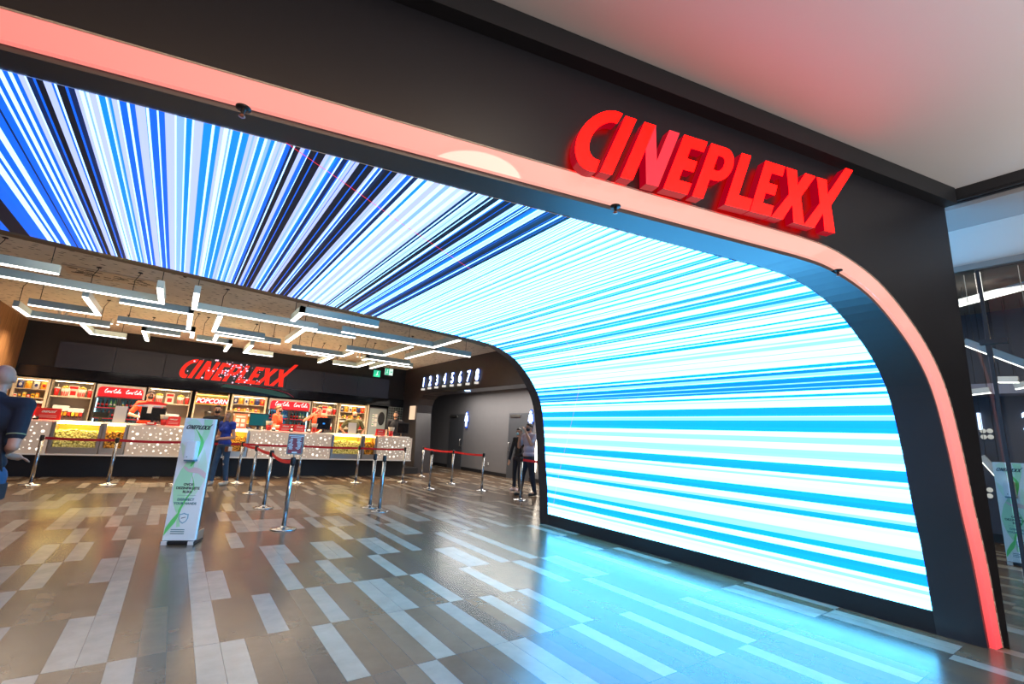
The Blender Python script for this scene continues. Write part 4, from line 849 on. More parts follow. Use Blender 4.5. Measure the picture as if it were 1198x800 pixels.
# cream box lamp on the right wall
p = atx(522.5,481,7.36); t = thing('wall_light_panel', 'upright cream light box on the black wall before the arch', 'light panel', (7.40,p.y,p.z)); t.location.y = 16.95
a = atx(519.5,472,7.36); 
t.location = (8.02,atx(523,481,8.0).y,atx(523,481,8.0).z) if 0 else (7.40,16.95,2.2)
MB().box((-.05,-.22,-.26),(0,.22,.26)).build('housing', em('cream_glow', (.85,.62,.42), 1), t)
# ================================================================== CORRIDOR: doors, pictograms, light bar
for i, (xa, xb, lb) in enumerate(((527,543,'grey toilet door left of the women pictogram'),(596,622,'grey toilet door behind the man in the lilac shirt'))):
    ya = atx(xa,500,10.3).y; yb = atx(xb,500,10.3).y
    t = thing('toilet_door', lb+' in the corridor wall', 'door', (10.292,(ya+yb)/2,0), group='toilet doors'); t.name = 'toilet_door'; hw = abs(ya-yb)/2
    MB().box((-.03,-hw,0),(.0,hw,2.36)).build('door_leaf', DOORM, t); MB().box((-.07,-.05,2.22),(-.03,hw-.1,2.30)).build('door_closer', STEEL, t)
    MB().tube([(-.03,-hw+.14 if i == 0 else hw-.12,1.28),(-.09,-hw+.14 if i == 0 else hw-.12,1.28),(-.09,-hw+.14 if i == 0 else hw-.12,.98),(-.03,-hw+.14 if i == 0 else hw-.12,.98)], .016).build('door_handle', STEEL, t)
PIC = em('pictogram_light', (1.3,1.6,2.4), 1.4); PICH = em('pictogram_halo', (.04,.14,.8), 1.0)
for i, (px_, py_, lb) in enumerate(((546.3,490,'glowing white figure pictogram beside the left toilet door'),(621.5,489.5,'glowing white figure pictogram above the man in lilac'))):
    p = atx(px_, py_, 10.25); t = thing('pictogram', lb, 'pictogram', p, group='lit figure pictograms')
    body = [(-.09,.14),(.09,.14),(.13,-.10),(.06,-.10),(.05,-.32),(-.05,-.32),(-.06,-.10),(-.13,-.10)]
    def fig(k_, mat, nm, dx):
        mb = MB(); mb.prism([(a*k_,b*k_) for a, b in body], (dx,0,0), (0,-1,0), (0,0,1), (-.02,0,0)); mb.prism([(a*k_, b*k_+.0) for a, b in arcp(0,.21,.055,.055,0,330,12)], (dx,0,0), (0,-1,0), (0,0,1), (-.02,0,0)); mb.build(nm, mat, t)
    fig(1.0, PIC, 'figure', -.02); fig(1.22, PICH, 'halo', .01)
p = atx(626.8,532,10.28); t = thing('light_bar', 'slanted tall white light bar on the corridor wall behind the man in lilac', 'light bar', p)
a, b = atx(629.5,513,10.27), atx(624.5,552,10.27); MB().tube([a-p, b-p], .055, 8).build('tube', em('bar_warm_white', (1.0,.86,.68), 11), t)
t = thing('wall_socket', 'small white socket low on the grey corridor wall', 'socket', atx(571,542.5,10.29)); MB().box((-.01,-.05,-.05),(.005,.05,.05), bev=.003).build('plate', WHT, t); MB().lathe([(.025,-.002),(.025,.002)], M=Matrix.Translation((-.012,0,0))@Matrix.Rotation(pi/2,4,'Y')).build('hole', BPLA, t)
# ================================================================== STANCHIONS AND BELTS
def make_stanchion(n):
    t = thing('stanchion', '', 'stanchion'); 
    MB().lathe([(.172,0),(.175,.006),(.165,.016),(.10,.026),(.045,.032),(.042,.05)], n=40).build('base', CHROME, t)
    MB().lathe([(.031,.04),(.031,.90)], n=24).build('post', CHROME, t)
    MB().lathe([(.036,.90),(.036,.985),(.030,1.0)], n=24).box((-.012,-.044,.91),(.012,.044,.97)).build('belt_head', BPLA, t)
    return t
ST = [(-2.18,13.60,'chrome stanchion beside the bald man'),(-.97,13.52,'chrome stanchion in front of the left caramel popcorn case'),(.26,13.55,'chrome stanchion hidden behind the sanitizer stand'),
      (1.47,13.60,'chrome stanchion right of the woman in blue'),(1.53,11.60,'second stanchion of the short receding row'),(1.52,9.58,'third stanchion of the short receding row'),(1.50,7.58,'nearest chrome stanchion carrying the framed notice'),
      (2.85,13.50,'chrome stanchion right behind the framed notice'),(4.35,13.42,'chrome stanchion before the right wide popcorn case'),(5.76,13.5,'chrome stanchion before the right dotted counter end'),
      (3.30,9.16,'left one of the two stanchions standing close together'),(3.31,8.68,'right one of the two stanchions standing close together'),
      (7.12,15.1,'stanchion beside the black arch pillar, farthest in the corridor row'),(5.78,11.72,'lone stanchion without belt before the arch'),(7.06,12.85,'middle stanchion of the corridor belt row'),(7.08,11.15,'stanchion at the near end of the corridor belt row'),(7.03,9.32,'stanchion in front of the man in the lilac shirt'),(7.05,7.35,'stanchion behind the curved black frame')]
proto = make_stanchion(0); SO = []
for i, (x, y, lb) in enumerate(ST):
    o = proto if i == 0 else copy_tree(proto); o.location = (x, y, 0); o['label'] = lb; o['group'] = 'chrome belt stanchions'; SO.append(o)
def belt(a, b, lab, sag=.012, mat=BELT):
    A = Vector((ST[a][0], ST[a][1], .94)); B = Vector((ST[b][0], ST[b][1], .94)); d = (B-A).normalized(); A = A+d*.041; B = B-d*.041; mb = MB()
    sd = d.cross(Vector((0,0,1)))*.0015
    def f(u, v, k_=1): p = A.lerp(B, u); return Vector((p.x, p.y, p.z-sag*4*u*(1-u)+(v-.5)*.055))+sd*k_
    mb.grid(lambda u, v: f(u,v,1), 16, 1); mb.grid(lambda u, v: f(u,v,-1), 16, 1)
    o = mb.build('barrier_belt', mat); tag(o, lab, 'belt', 'red barrier belts')
    for v in o.data.vertices: pass
BR = pb('bright_red_webbing', (.80,.02,.03), .7)
belt(0,1,'red belt from the bald man to the left caramel popcorn case'); belt(1,2,'red belt running behind the sanitizer stand'); belt(2,3,'red belt behind the couple')
belt(3,7,'red belt passing behind the framed notice'); belt(7,8,'red belt in front of the drinking man and the man in olive'); belt(8,9,'red belt at the right end of the counter')
belt(3,4,'red belt of the receding row, farthest piece',.02,BR); belt(4,5,'red belt of the receding row, middle piece',.02,BR); belt(5,6,'red sagging belt reaching the framed notice stanchion',.05,BR)
belt(12,14,'bright red belt in front of the left toilet door',.03,BR); belt(14,15,'bright red belt right of the middle corridor stanchion',.02,BR); belt(16,17,'bright red belt before the man in lilac',.01,BR)
# framed notice on the front stanchion
t = thing('notice_frame', 'small dark red notice in a grey frame above the nearest stanchion', 'sign', (1.50,7.58,1.002), radians(-8)); bw, bh = .108, .148
MB().tube([(0,0,0),(0,0,.05)], .009, 10).build('stem', STEEL, t); MB().box((-bw,-.010,.04),(bw,.010,.04+2*bh), bev=.004).build('frame', pb('frame_grey', (.16,.20,.22), .35, .3), t)
MB().box((-bw+.018,-.0125,.058),(bw-.018,-.0102,.022+2*bh)).build('poster', pb('poster_red', (.30,.045,.06), .5), t)
mb = MB(); z0 = .04; rr = random.Random(3)
mb.box((-.10,-.014,z0+.262),(.10,-.0127,z0+.274)).box((-.075,-.014,z0+.240),(.075,-.0127,z0+.250))
for c0 in (-.062,.045):
    for i in range(10): w_ = rr.uniform(.012,.034); xo = rr.uniform(-.008,.008); mb.box((c0+xo-w_,-.014,z0+.218-i*.016),(c0+xo+w_,-.0127,z0+.227-i*.016))
mb.box((-.035,-.014,z0+.018),(.035,-.0127,z0+.04)); mb.build('text_lines', pb('print_white', (.70,.72,.72), .5), t)
# ================================================================== HAND SANITIZER STAND
def stand_mats():
    m, n, l = nt('stand_print'); b = n['Principled BSDF']; tc = n.new('ShaderNodeTexCoord'); t = n.new('ShaderNodeTexNoise'); t.inputs['Scale'].default_value = 1.2; l.new(tc.outputs['Object'], t.inputs['Vector'])
    cr = n.new('ShaderNodeValToRGB'); cr.color_ramp.elements[0].color = (.80,.92,.94,1); cr.color_ramp.elements[0].position = .35; cr.color_ramp.elements[1].color = (.93,.95,.95,1); cr.color_ramp.elements[1].position = .65; l.new(t.outputs['Fac'], cr.inputs[0]); l.new(cr.outputs[0], b.inputs['Base Color']); b.inputs['Roughness'].default_value = .35
    return m
SPM = stand_mats(); G1 = pb('print_green_light', (.50,.90,.58), .4); G2 = pb('print_green', (.16,.75,.20), .4); G3 = pb('print_green_pale', (.68,.93,.76), .4); SKP = pb('print_skin', (.78,.62,.62), .5); INK = pb('print_ink', (.02,.04,.05), .4); INK2 = pb('print_teal_ink', (.06,.22,.26), .4)
def ribbon(pts, y, mi_mat, name, parent):
    """pts: (x, z, halfwidth) along the ribbon"""
    L = cr_([(a, b) for a, b, c in pts], 8); n_ = len(pts)-1; mb = MB(); k_ = len(L); vs_ = []
    for i, (a, b) in enumerate(L):
        q = i/8; j = min(int(q), n_-1); f = q-j; w_ = pts[j][2]*(1-f)+pts[j+1][2]*f
        p0 = L[max(i-1,0)]; p1 = L[min(i+1,k_-1)]; d = Vector((p1[0]-p0[0], p1[1]-p0[1])).normalized(); vs_ += [(max(-.168,min(.168,a-d.y*w_)), y, max(.06,min(1.478,b+d.x*w_))), (max(-.168,min(.168,a+d.y*w_)), y, max(.06,min(1.478,b-d.x*w_)))]
    mb.add(vs_, [(2*i,2*i+1,2*i+3,2*i+2) for i in range(k_-1)]); return mb.build(name, mi_mat, parent)
def make_stand(lab, loc, rz):
    t = thing('sanitizer_stand', lab, 'sanitizer stand', loc, rz)
    MB().box((-.172,0,.045),(.172,.055,1.482), bev=.003).build('cabinet', SPM, t)
    MB().box((-.18,-.02,.008),(.18,.26,.035)).build('base_plate', BPLA, t)
    for k_ in (-1,1): MB().box((k_*.14-.03,-.024,.0),(k_*.14+.03,.0,.04)).build('foot', WHT, t); MB().box((k_*.172-.006,.055,.035),(k_*.172+.006,.24,.14)).build('side_bracket', STEEL, t)
    MB().box((-.17,.055,.035),(.17,.10,1.40)).build('rear_column', BPLA, t)
    y = -.0012
    ribbon([(-.12,1.46,.05),(-.02,1.38,.05),(.03,1.24,.06),(.0,1.10,.05)], y, G3, 'pale_ribbon', t)
    ribbon([(-.16,1.18,.0),(-.12,1.10,.03),(-.08,1.02,.04),(-.03,.95,.03),(.02,.86,.0)], y-.0002, G3, 'pale_ribbon', t)
    ribbon([(.09,1.475,.05),(.09,1.33,.035),(.06,1.2,.03),(.0,1.02,.02),(-.045,.84,.07),(-.075,.66,.085),(-.075,.48,.055),(-.055,.34,.012),(-.03,.2,.02)], y-.0004, G1, 'green_ribbon', t)
    ribbon([(.10,1.12,.0),(.11,.95,.045),(.105,.78,.065),(.04,.58,.05),(-.04,.40,.01),(-.10,.25,.03),(-.15,.14,.02)], y-.0006, G3, 'pale_ribbon', t)
    ribbon([(-.04,1.36,.0),(.02,1.28,.010),(.065,1.18,.018),(.03,1.02,.02),(-.015,.90,.008)], y-.0008, G2, 'bright_ribbon', t)
    ribbon([(.0,.84,.0),(.06,.66,.006),(.0,.52,.01),(-.05,.38,.012),(-.052,.30,.0)], y-.0008, G2, 'bright_ribbon', t)
    ribbon([(-.03,.40,.0),(-.09,.27,.025),(-.14,.18,.02),(-.165,.10,.0)], y-.001, G2, 'bright_ribbon', t)
    flat_logo('logo', INK, t, (-.145,-.004,1.348), (1,0,0), (0,0,1), .285, .0015, -.0)
    d = bpy.data.objects.new('dispenser', None); C.objects.link(d); d.parent = t
    MB().box((-.072,-.115,.985),(.045,0,1.205), bev=.010).build('dispenser_case', pb('dispenser_white', (.80,.86,.90), .25), d); MB().box((-.07,-.10,.965),(.05,-.01,.985), bev=.004).build('nozzle_tray', pb('dispenser_blue', (.10,.22,.30), .4), d)
    MB().lathe([(.006,-.002),(.006,.002)], M=Matrix.Translation((-.035,-.116,1.02))@Matrix.Rotation(pi/2,4,'X')).build('sensor', INK, d)
    hand = [(-.090,.893),(-.082,.900),(-.06,.893),(-.03,.870),(-.005,.874),(.012,.888),(.03,.893),(.055,.890),(.09,.878),(.13,.855),(.168,.825),(.168,.755),(.12,.795),(.08,.822),(.03,.828),(-.02,.832),(-.055,.852),(-.075,.872)]
    MB().prism(hand, (0,y-.0014,0), (1,0,0), (0,0,1), (0,-.0012,0)).build('printed_hand', SKP, t)
    for i, (tx, z, s_) in enumerate((('OVDE',.675,.040),('DEZINFIKUJTE',.632,.040),('RUKE',.589,.040),('DISINFECT',.50,.038),('YOUR HANDS',.455,.038))):
        text_mesh(tx, s_, 'print_text', INK2 if i > 2 else INK, t, frame((.0,y-.003,z), (1,0,0), (0,0,1)), .0012, 'CENTER', .0006, 0, 1.0)
    MB().box((-.10,y-.003,.560),(.10,y-.001,.562)).build('divider', INK2, t)
    # shield emblem
    sh = [(0,.06),(.035,.045),(.05,.05),(.052,0),(.035,-.04),(0,-.065),(-.035,-.04),(-.052,0),(-.05,.05),(-.035,.045)]
    MB().prism([(a+.01,b+.30) for a, b in sh], (0,y-.002,0), (1,0,0), (0,0,1), (0,-.001,0)).build('shield_emblem', pb('print_blue', (.25,.50,.62), .4), t); MB().prism([(a*.78+.01,b*.78+.30) for a, b in sh], (0,y-.0032,0), (1,0,0), (0,0,1), (0,-.0008,0)).build('shield_inner', SPM, t)
    MB().prism([(a*.9+.01,b*.4+.30) for a, b in [(-.03,-.02),(.0,.0),(.035,.03),(.02,.035),(-.02,.01)]], (0,y-.0044,0), (1,0,0), (0,0,1), (0,-.0008,0)).build('shield_mark', pb('print_dark', (.12,.14,.16), .4), t)
    mb = MB()
    for i in range(3): mb.box((-.10,y-.003,.165-i*.022),(.045,y-.001,.173-i*.022))
    mb.build('small_print', INK2, t)
    return t
make_stand('light blue and green sanitizer stand with dispenser in the middle of the floor', (.256,7.052,0), math.atan2(-.136,.342))
pL = fl(1168,657); pR = fl(1200,664)
make_stand('dim sanitizer stand seen behind the glass at the right edge', (10.4,1.50,0), radians(-92))
# ================================================================== PEOPLE
SKIN = pb('skin_fair', (.55,.30,.20), .5, noise=.05); SKIN2 = pb('skin_tan', (.48,.24,.15), .5, noise=.05)
HAIRD = pb('hair_dark', (.025,.018,.014), .55, noise=.3, scale=60); HAIRB = pb('hair_brown', (.16,.08,.035), .5, noise=.3, scale=60); HAIRL = pb('hair_blonde', (.48,.27,.10), .5, noise=.35, scale=50); HAIRS = pb('hair_stubble', (.16,.12,.11), .7)
EYE = pb('eye_dark', (.015,.012,.012), .2); LIP = pb('lip', (.35,.10,.08), .5); MASKB = pb('mask_black', (.015,.015,.018), .7); MASKBL = pb('mask_blue', (.25,.55,.68), .7)
NAVYC = pb('cloth_navy', (.008,.011,.020), .85, noise=.2, scale=25, bump=.2); BLACKC = pb('cloth_black', (.016,.016,.02), .85, noise=.2, scale=25, bump=.2); BLUEC = pb('cloth_royal_blue', (.015,.05,.36), .8, noise=.15, scale=25, bump=.2)
ORANGEC = pb('cloth_orange_red', (.80,.07,.015), .8, noise=.12, scale=25, bump=.2); OLIVEC = pb('cloth_olive', (.085,.080,.035), .85, noise=.2, scale=25, bump=.2); LILACC = pb('cloth_lilac_grey', (.42,.36,.42), .85, noise=.12, scale=25, bump=.2)
JEANS = pb('denim_blue', (.03,.075,.15), .85, noise=.45, scale=12, bump=.2); JEANSL = pb('denim_bright', (.02,.07,.15), .85, noise=.25, scale=12); DARKT = pb('trousers_dark', (.018,.02,.03), .85, noise=.2, scale=20, bump=.2)
SHOEW = pb('shoe_cream', (.62,.56,.46), .6); SHOED = pb('shoe_dark', (.02,.02,.022), .5); PINKC = pb('pink_stripe', (.55,.20,.20), .8); LEATH = pb('leather_brown', (.20,.07,.03), .5)
class Blob(MB):
    def limb(s, a, b, r0, r1=None, n=12):
        r1 = r0 if r1 is None else r1; a, b = Vector(a), Vector(b)
        if (b-a).length > 1e-4: s.tube([a, b], [r0, r1], n)
        s.ell(a, r0, n=n, m=8); s.ell(b, r1, n=n, m=8); return s
    def solid(s, name, mat, parent, voxel=.009, smooth=4):
        o = s.build(name, mat)
        m = o.modifiers.new('r', 'REMESH'); m.mode = 'VOXEL'; m.voxel_size = voxel; m.use_smooth_shade = True
        k = o.modifiers.new('s', 'SMOOTH'); k.factor = .5; k.iterations = smooth
        dg = bpy.context.evaluated_depsgraph_get(); me = bpy.data.meshes.new_from_object(o.evaluated_get(dg)); o.modifiers.clear(); old = o.data; o.data = me; bpy.data.meshes.remove(old); me.name = name
        me.polygons.foreach_set('use_smooth', [True]*len(me.polygons))
        if parent: o.parent = parent
        return o
def person(label, loc, rz, h=1.8, arms=None, top=None, bottom=None, shoes=None, skin=None, hair='short', hairm=None, mask=None, yaw=0, pitch=0, sleeve=.75, step=.0, vox=.009, slim=1., female=False, legs=True, group=None):
    skin = skin or SKIN; V = Vector; k = h
    t = thing('person', label, 'person', loc, rz, group)
    sx = .108*k*(.9 if female else 1.)*slim; wz = .815*k; J = {}
    for sd, sg_ in (('R',1),('L',-1)):
        a = (arms or {}).get(sd)
        sh = V((sg_*sx, 0, wz)); 
        el = V((sg_*(sx+.03*k), -.01*k, .63*k)) if not a else V(a[0])*k; wr = V((sg_*(sx+.04*k), .035*k, .485*k)) if not a else V(a[1])*k
        J[sd] = (sh, el, wr)
    hipx = .052*k; kn = {}; an = {}
    for sd, sg_ in (('R',1),('L',-1)):
        f = step*sg_*k; kn[sd] = V((sg_*(hipx+.003*k), f*.55+.012*k, .28*k)); an[sd] = V((sg_*(hipx+.006*k), f, .045*k))
    HM = Matrix.Translation((0,.012*k,.932*k)) @ Matrix.Rotation(yaw,4,'Z') @ Matrix.Rotation(pitch,4,'X')
    hs = k/1.8*.97; 
    # ---- one continuous body surface
    b = Blob()
    def H(x, y, z): return HM @ V((x*hs, y*hs, z*hs))
    R3 = HM.to_3x3().to_4x4()
    b.ell(H(0,-.008,.022), (.074*hs,.092*hs,.092*hs), n=20, m=14, M=R3); b.ell(H(0,.022,-.045), (.056*hs,.064*hs,.066*hs), n=16, m=12, M=R3); b.ell(H(0,.045,-.088), (.028*hs,.030*hs,.024*hs), M=R3)
    b.limb(H(0,.088,.008), H(0,.104,-.022), .009*hs, .014*hs, 8)                     # nose
    for q in (-1,1): b.ell(H(q*.074,-.006,-.005), (.012*hs,.022*hs,.032*hs), n=10, m=8, M=R3); b.ell(H(q*.03,.074,.02), (.024*hs,.012*hs,.010*hs), n=10, m=6, M=R3)
    b.limb(H(0,-.012,-.05), (0,-.004*k,.825*k), .050*hs, .054*hs)
    tw = .83 if female else 1.
    b.ell((0,0,.745*k), (.098*k*slim*tw,.062*k*slim,.105*k), n=20, m=14); b.ell((0,0,.635*k), (.080*k*slim*tw,.055*k*slim,.09*k), n=20, m=14); b.ell((0,-.004*k,.535*k), (.094*k*slim*(.97 if female else .96),.066*k*slim,.07*k), n=20, m=14)
    if female: b.ell((-.035*k,.05*k,.74*k), .03*k); b.ell((.035*k,.05*k,.74*k), .03*k)
    b.limb((-sx,0,wz),(sx,0,wz), .034*k, .034*k)
    for sd, sg_ in (('R',1),('L',-1)):
        sh, el, wr = J[sd]; b.limb(sh, el, .030*k*slim, .0225*k*slim); b.limb(el, el.lerp(wr,.35), .0225*k*slim, .0225*k*slim); b.limb(el.lerp(wr,.35), wr, .0225*k*slim, .0145*k)
        d = (wr-el).normalized(); up = V((0,0,1)); side = d.cross(up)
        if side.length < .3: side = V((0,1,0))-d*d.y
        side.normalize(); nrm = side.cross(d).normalized(); u = k/1.8
        pc = wr+d*.055*u; b.tube([wr-d*.005*u, wr+d*.04*u, wr+d*.09*u], [.022*u,.030*u,.028*u], 10); b.ell(pc, .018*u); b.ell(wr+d*.088*u, .020*u)
        for i in range(4):
            o_ = (i-1.5)*.0195*u; st_ = wr+d*.088*u+side*o_; L = (.072,.082,.076,.060)[i]*u; c = nrm*(-.35)*sg_*0-V((0,0,.30))
            m1 = st_+(d+V((0,0,-.12))).normalized()*L*.5; m2 = m1+(d*.8+V((0,0,-.55))).normalized()*L*.5; b.limb(st_, m1, .0092*u, .0088*u, 8); b.limb(m1, m2, .0088*u, .0078*u, 8)
        tb0 = wr+d*.035*u-side*.024*u*sg_*(-1 if sd == 'R' else -1); s1 = -side if True else side
        q0 = wr+d*.035*u+s1*.022*u; q1 = wr+d*.07*u+s1*.048*u; q2 = wr+d*.10*u+s1*.050*u; b.limb(q0, q1, .0115*u, .0105*u, 8); b.limb(q1, q2, .0105*u, .009*u, 8)
        b.limb((sg_*hipx,0,.50*k), kn[sd], .046*k*slim, .030*k*slim); b.limb(kn[sd], kn[sd].lerp(an[sd],.3)+V((0,-.008*k,0)), .030*k*slim, .027*k*slim); b.limb(kn[sd].lerp(an[sd],.3)+V((0,-.008*k,0)), an[sd], .027*k*slim, .020*k)
        b.limb(an[sd], an[sd]+V((0,.075*k,-.022*k)), .021*k, .016*k)
    b.solid('body', skin, t, vox, 3)
    # ---- clothing
    c = Blob(); e = .010
    c.ell((0,0,.745*k), (.098*k*slim*tw+e,.062*k*slim+e,.105*k), n=20, m=14); c.ell((0,0,.635*k), (.084*k*slim*tw+e,.058*k*slim+e,.09*k), n=20, m=14); c.ell((0,-.004*k,.560*k), (.092*k*slim+e,.064*k*slim+e,.055*k), n=20, m=14)
    if female: c.ell((-.035*k,.05*k,.74*k), .03*k+e); c.ell((.035*k,.05*k,.74*k), .03*k+e)
    c.limb((-sx,0,wz),(sx,0,wz), .034*k+e, .034*k+e); c.limb((0,-.004*k,.82*k),(0,-.006*k,.845*k), .05*k*.75+e*.6, .034*k+e*.4)
    for sd in 'RL':
        sh, el, wr = J[sd]
        if sleeve <= 1: c.limb(sh, sh.lerp(el,sleeve), .031*k*slim+e, .027*k*slim+e)
        else: c.limb(sh, el, .031*k*slim+e, .024*k*slim+e); c.limb(el, el.lerp(wr,sleeve-1), .024*k*slim+e, .019*k+e)
    c.solid('shirt', top, t, max(vox,.009), 3)
    c = Blob()
    c.ell((0,-.004*k,.525*k), (.091*k*slim+.006,.064*k*slim+.006,.06*k), n=20, m=12)
    for sd, sg_ in (('R',1),('L',-1)):
        kk = kn[sd]; aa = an[sd]; c.limb((sg_*hipx,0,.50*k), kk, .051*k*slim+.008, .034*k*slim+.009); c.limb(kk, aa+V((0,-.004*k,.02*k)), .034*k*slim+.009, .027*k+.006)
    c.solid('trousers', bottom, t, max(vox,.010), 2)
    c = Blob()
    for sd in 'RL':
        a = an[sd]; z = -a.z+.028*k*1.0; c.limb(a+V((0,-.022*k,-.008*k)), a+V((0,.0,-.004*k)), .028*k, .029*k); c.limb(a+V((0,-.02*k,-a.z+.024*k)), a+V((0,.085*k,-a.z+.022*k)), .024*k, .022*k)
    s_ = c.solid('shoes', shoes or SHOED, t, .009, 2)
    for v in s_.data.vertices: v.co.z = max(v.co.z, .002)
    # ---- head dressing
    hm = hairm or HAIRD
    c = Blob()
    if hair in ('short','bun','long','cap'):
        c.ell(H(0,-.022,.040), (.082*hs,.090*hs,.092*hs), n=20, m=14, M=R3)
        if hair != 'cap': c.ell(H(0,.03,.088), (.062*hs,.055*hs,.034*hs), n=16, m=10, M=R3)
        if hair == 'long':
            for q in (-1,1): c.limb(H(q*.066,-.01,.02), H(q*.085,.01,-.16), .030*hs, .034*hs); c.limb(H(q*.05,-.05,0), H(q*.06,-.06,-.20), .045*hs, .040*hs)
            c.limb(H(0,-.06,0), H(0,-.075,-.21), .052*hs, .05*hs)
        if hair == 'bun': c.ell(H(0,-.115,.03), .035*hs)
        c.solid('hair', hm, t, .009, 2)
    elif hair == 'stubble':
        c.ell(H(0,-.014,.024), (.0755*hs,.0885*hs,.0925*hs), n=20, m=14, M=R3); c.solid('hair', hm, t, .008, 2)
    for q in (-1,1):
        c = MB().ell(H(q*.030,.0835,.006), (.011*hs,.007*hs,.007*hs), n=10, m=6, M=R3); c.build('eye', EYE, t)
        MB().ell(H(q*.030,.0855,.024), (.018*hs,.006*hs,.0042*hs), n=10, m=6, M=R3).build('eyebrow', HAIRD, t)
    if mask is None: MB().ell(H(0,.083,-.055), (.022*hs,.007*hs,.006*hs), n=10, m=6, M=R3).build('mouth', LIP, t)
    else:
        c = Blob(); c.ell(H(0,.042,-.048), (.062*hs,.062*hs,.046*hs), n=18, m=12, M=R3); c.ell(H(0,.088,-.03), (.03*hs,.024*hs,.03*hs), M=R3); mk = c.solid('face_mask', mask, t, .007, 2)
        for q in (-1,1): MB().tube([H(q*.058,.045,-.02), H(q*.078,0,.0)], .002*hs, 5).build('ear_loop', mask, mk)
    return t, H, J, R3
# 1 bald man, left foreground, seen from behind
g0 = Vector((-1.24,5.65,0))
t, H, J, R3 = person('bald person in navy polo shirt and jeans cut by the left picture edge', g0, radians(-14), 1.84, arms={'R':((.122,-.045,.635),(.03,.11,.60)),'L':((-.13,.0,.63),(.03,.12,.585))}, top=NAVYC, bottom=JEANSL, skin=SKIN2, hair='none', yaw=radians(10), sleeve=.72, slim=.98, vox=.008)
for sd in ('R','L'):
    mb = MB(); sh, el, wr = J[sd]; p = sh.lerp(el,.72); d = (el-sh).normalized(); mb.tube([p-d*.004, p+d*.006], .060, 16)
    mb.build('sleeve_trim', pb('trim_olive', (.20,.22,.12), .8), t)
MB().lathe([(.058,0),(.062,.012),(.056,.03)], (0,-.008,.845*1.84), 20).build('collar', NAVYC, t)
MB().tube([(.05,.03,.82*1.84),(.14,-.085,.66*1.84),(.175,-.02,.50*1.84),(.18,.03,.44*1.84)], .008, 6).build('bag_strap', BLACKC, t); MB().box((.155,-.05,.40*1.84),(.19,.07,.475*1.84), bev=.008).build('hip_bag', BLACKC, t)
# 2 man in black, mask
t, H, J, R3 = person('person in black shirt, black trousers and black face mask beside the woman in blue', (.83,13.98,0), pi+radians(-4), 1.88, arms={'L':((-.155,-.01,.635),(-.10,.08,.50))}, top=BLACKC, bottom=DARKT, hair='short', mask=MASKB, shoes=SHOED, sleeve=1.5, slim=1.05)
MB().box((-.06,-.02,.838*1.88),(.06,.05,.85*1.88), bev=.008).build('collar', BLACKC, t)
# 3 woman in blue
hw = 1.74
t, H, J, R3 = person('person with blonde hair, royal blue top, ripped jeans and cream sneakers', (1.04,13.22,0), pi-radians(48), hw, arms={'R':((.135,-.01,.635),(.03,.145,.625)),'L':((-.135,.0,.635),(.0,.15,.61))}, top=BLUEC, bottom=JEANS, hair='long', hairm=HAIRL, shoes=SHOEW, sleeve=.32, slim=.93, female=True, step=.06, yaw=radians(4))
MB().tube([(.06,.03,.835*hw),(.0,.075,.75*hw),(-.06,.07,.66*hw),(-.115,.03,.56*hw),(-.13,.01,.515*hw)], .008, 6).build('bag_strap', LEATH, t)
bg = MB().box((-.185,-.04,.445*hw),(-.115,.10,.515*hw), bev=.012).build('handbag', LEATH, t); MB().box((-.20,-.05,.455*hw),(-.186,.06,.512*hw), bev=.005).build('bag_pompom', WHT, bg)
for sg_ in (-1,1): MB().tube([(sg_*.052*hw+sg_*.062,.0,.49*hw),(sg_*.054*hw+sg_*.048,sg_*.03,.30*hw),(sg_*.058*hw+sg_*.044,sg_*.09,.07*hw)], .008, 6).build('side_stripe', PINKC, t)
for sg_ in (-1,1): MB().ell((sg_*.05*hw,.075+sg_*.02,.36*hw), (.022,.012,.05)).ell((sg_*.052*hw,.07+sg_*.05,.28*hw), (.022,.012,.03)).build('denim_tear', pb('tear_pale', (.42,.38,.36), .8), t)
MB().tube([J['R'][2]-Vector((0,.012,0)), J['R'][2]-Vector((0,.0,0))], .034, 12).build('bracelet', pb('orange_band', (.7,.2,.03), .5), t)
# staff
struct('floor_platform', MB().box((-3.7,15.92,0),(7.35,17.93,.22)), BLKM)
def staff(px_, pyh, Y, h, lab, **k):
    p = at(px_, pyh, Y); return person(lab, (p.x, Y, .22), k.pop('rz',pi), h, skin=k.pop('skin',SKIN), **k)
t, H, J, R3 = staff(177,459,16.28,1.98,'staff person with dark cap, black mask and orange shirt behind the left till', arms={'R':((.19,.05,.66),(.12,.18,.64)),'L':((-.19,.05,.66),(-.10,.18,.64))}, top=ORANGEC, bottom=DARKT, hair='cap', mask=MASKB, rz=pi+radians(10))
MB().lathe([(.086,0),(.088,.04),(.075,.085),(.03,.105),(.004,.108)], H(0,-.012,.05), 20).build('cap', pb('cap_dark', (.05,.035,.03), .8), t); MB().prism([(-.06,0),(.06,0),(.045,.07),(-.045,.07)], H(0,.07,.055), (1,0,0), (0,1,-.2), (0,0,.006)).build('cap_peak', BLACKC, t)
t, H, J, R3 = staff(325.5,480,16.35,1.84,'staff person in orange-red polo with brown tied hair facing right, black mask', arms={'R':((.15,.03,.64),(.12,.16,.66)),'L':((-.15,.03,.64),(-.12,.16,.66))}, top=ORANGEC, bottom=DARKT, hair='bun', hairm=HAIRB, mask=MASKB, female=True, slim=1.15, rz=pi+radians(62), sleeve=.6)
MB().tube([H(-.06,-.04,-.13), H(-.02,.06,-.16), H(.06,.04,-.15)], .008, 6).build('lanyard', WHT, t)
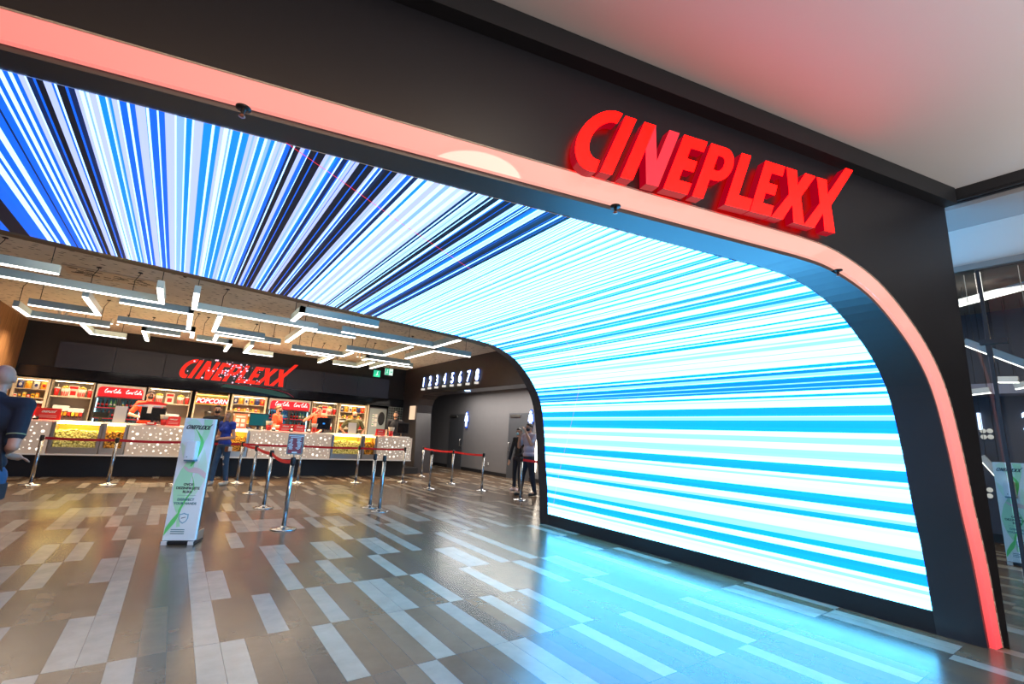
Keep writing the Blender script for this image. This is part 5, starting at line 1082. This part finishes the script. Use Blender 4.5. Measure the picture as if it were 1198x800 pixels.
t, H, J, R3 = staff(374.5,475,16.3,1.92,'staff person in orange shirt with dark curly hair drinking from a red cup', arms={'R':((.20,.10,.74),(.055,.15,.865)),'L':((-.15,.02,.64),(-.10,.14,.60))}, top=ORANGEC, bottom=DARKT, hair='short', sleeve=.55, rz=pi+radians(-25), pitch=radians(6), yaw=radians(-10))
cu = thing('red_drink_cup', 'red cup lifted to the mouth of the drinking staff person', 'cup', t.matrix_basis @ H(0,.16,-.065)); MB().lathe([(.030,-.05),(.042,.06),(.038,.06),(.027,-.04)], n=14, M=Matrix.Rotation(radians(-14),4,'X')).build('cup_body', RED, cu); MB().lathe([(.0425,.055),(.043,.062),(.03,.064)], n=14, M=Matrix.Rotation(radians(-14),4,'X')).build('lid', RED, cu)
t, H, J, R3 = staff(415,485,16.3,1.84,'person in olive shirt with shaved head and black mask, hands on hips', arms={'R':((.215,-.03,.665),(.135,.05,.565)),'L':((-.215,-.03,.665),(-.135,.05,.565))}, top=OLIVEC, bottom=DARKT, skin=SKIN2, hair='none', mask=MASKB, slim=1.12, sleeve=.7, pitch=radians(-8), rz=pi)
t, H, J, R3 = staff(464,478,16.35,1.95,'bearded person in navy shirt behind the till at the right counter end', arms={}, top=NAVYC, bottom=DARKT, hair='short', sleeve=.7, slim=1.0, rz=pi-radians(25))
MB().ell(H(0,.028,-.066), (.058,.062,.046), n=16, m=10, M=R3).build('beard', HAIRD, t)
# corridor pair
hm_ = 1.86
t, H, J, R3 = person('person in lilac-grey shirt and dark trousers raising a hand to the face', (7.72,9.95,0), radians(92), hm_, arms={'L':((-.15,.085,.70),(-.045,.115,.88)),'R':((.14,.07,.66),(.06,.13,.82))}, top=LILACC, bottom=DARKT, skin=SKIN2, hair='short', mask=MASKB, sleeve=.7, slim=1.1, step=.08, shoes=SHOED)
t, H, J, R3 = person('person in black with light blue face mask half hidden by the man in lilac', (8.12,10.95,0), radians(105), 1.74, arms={'R':((.13,.02,.64),(.12,.08,.48))}, top=BLACKC, bottom=DARKT, hair='short', mask=MASKBL, sleeve=1.9, slim=.88, female=True, shoes=pb('shoe_white_pink', (.70,.55,.55), .6))
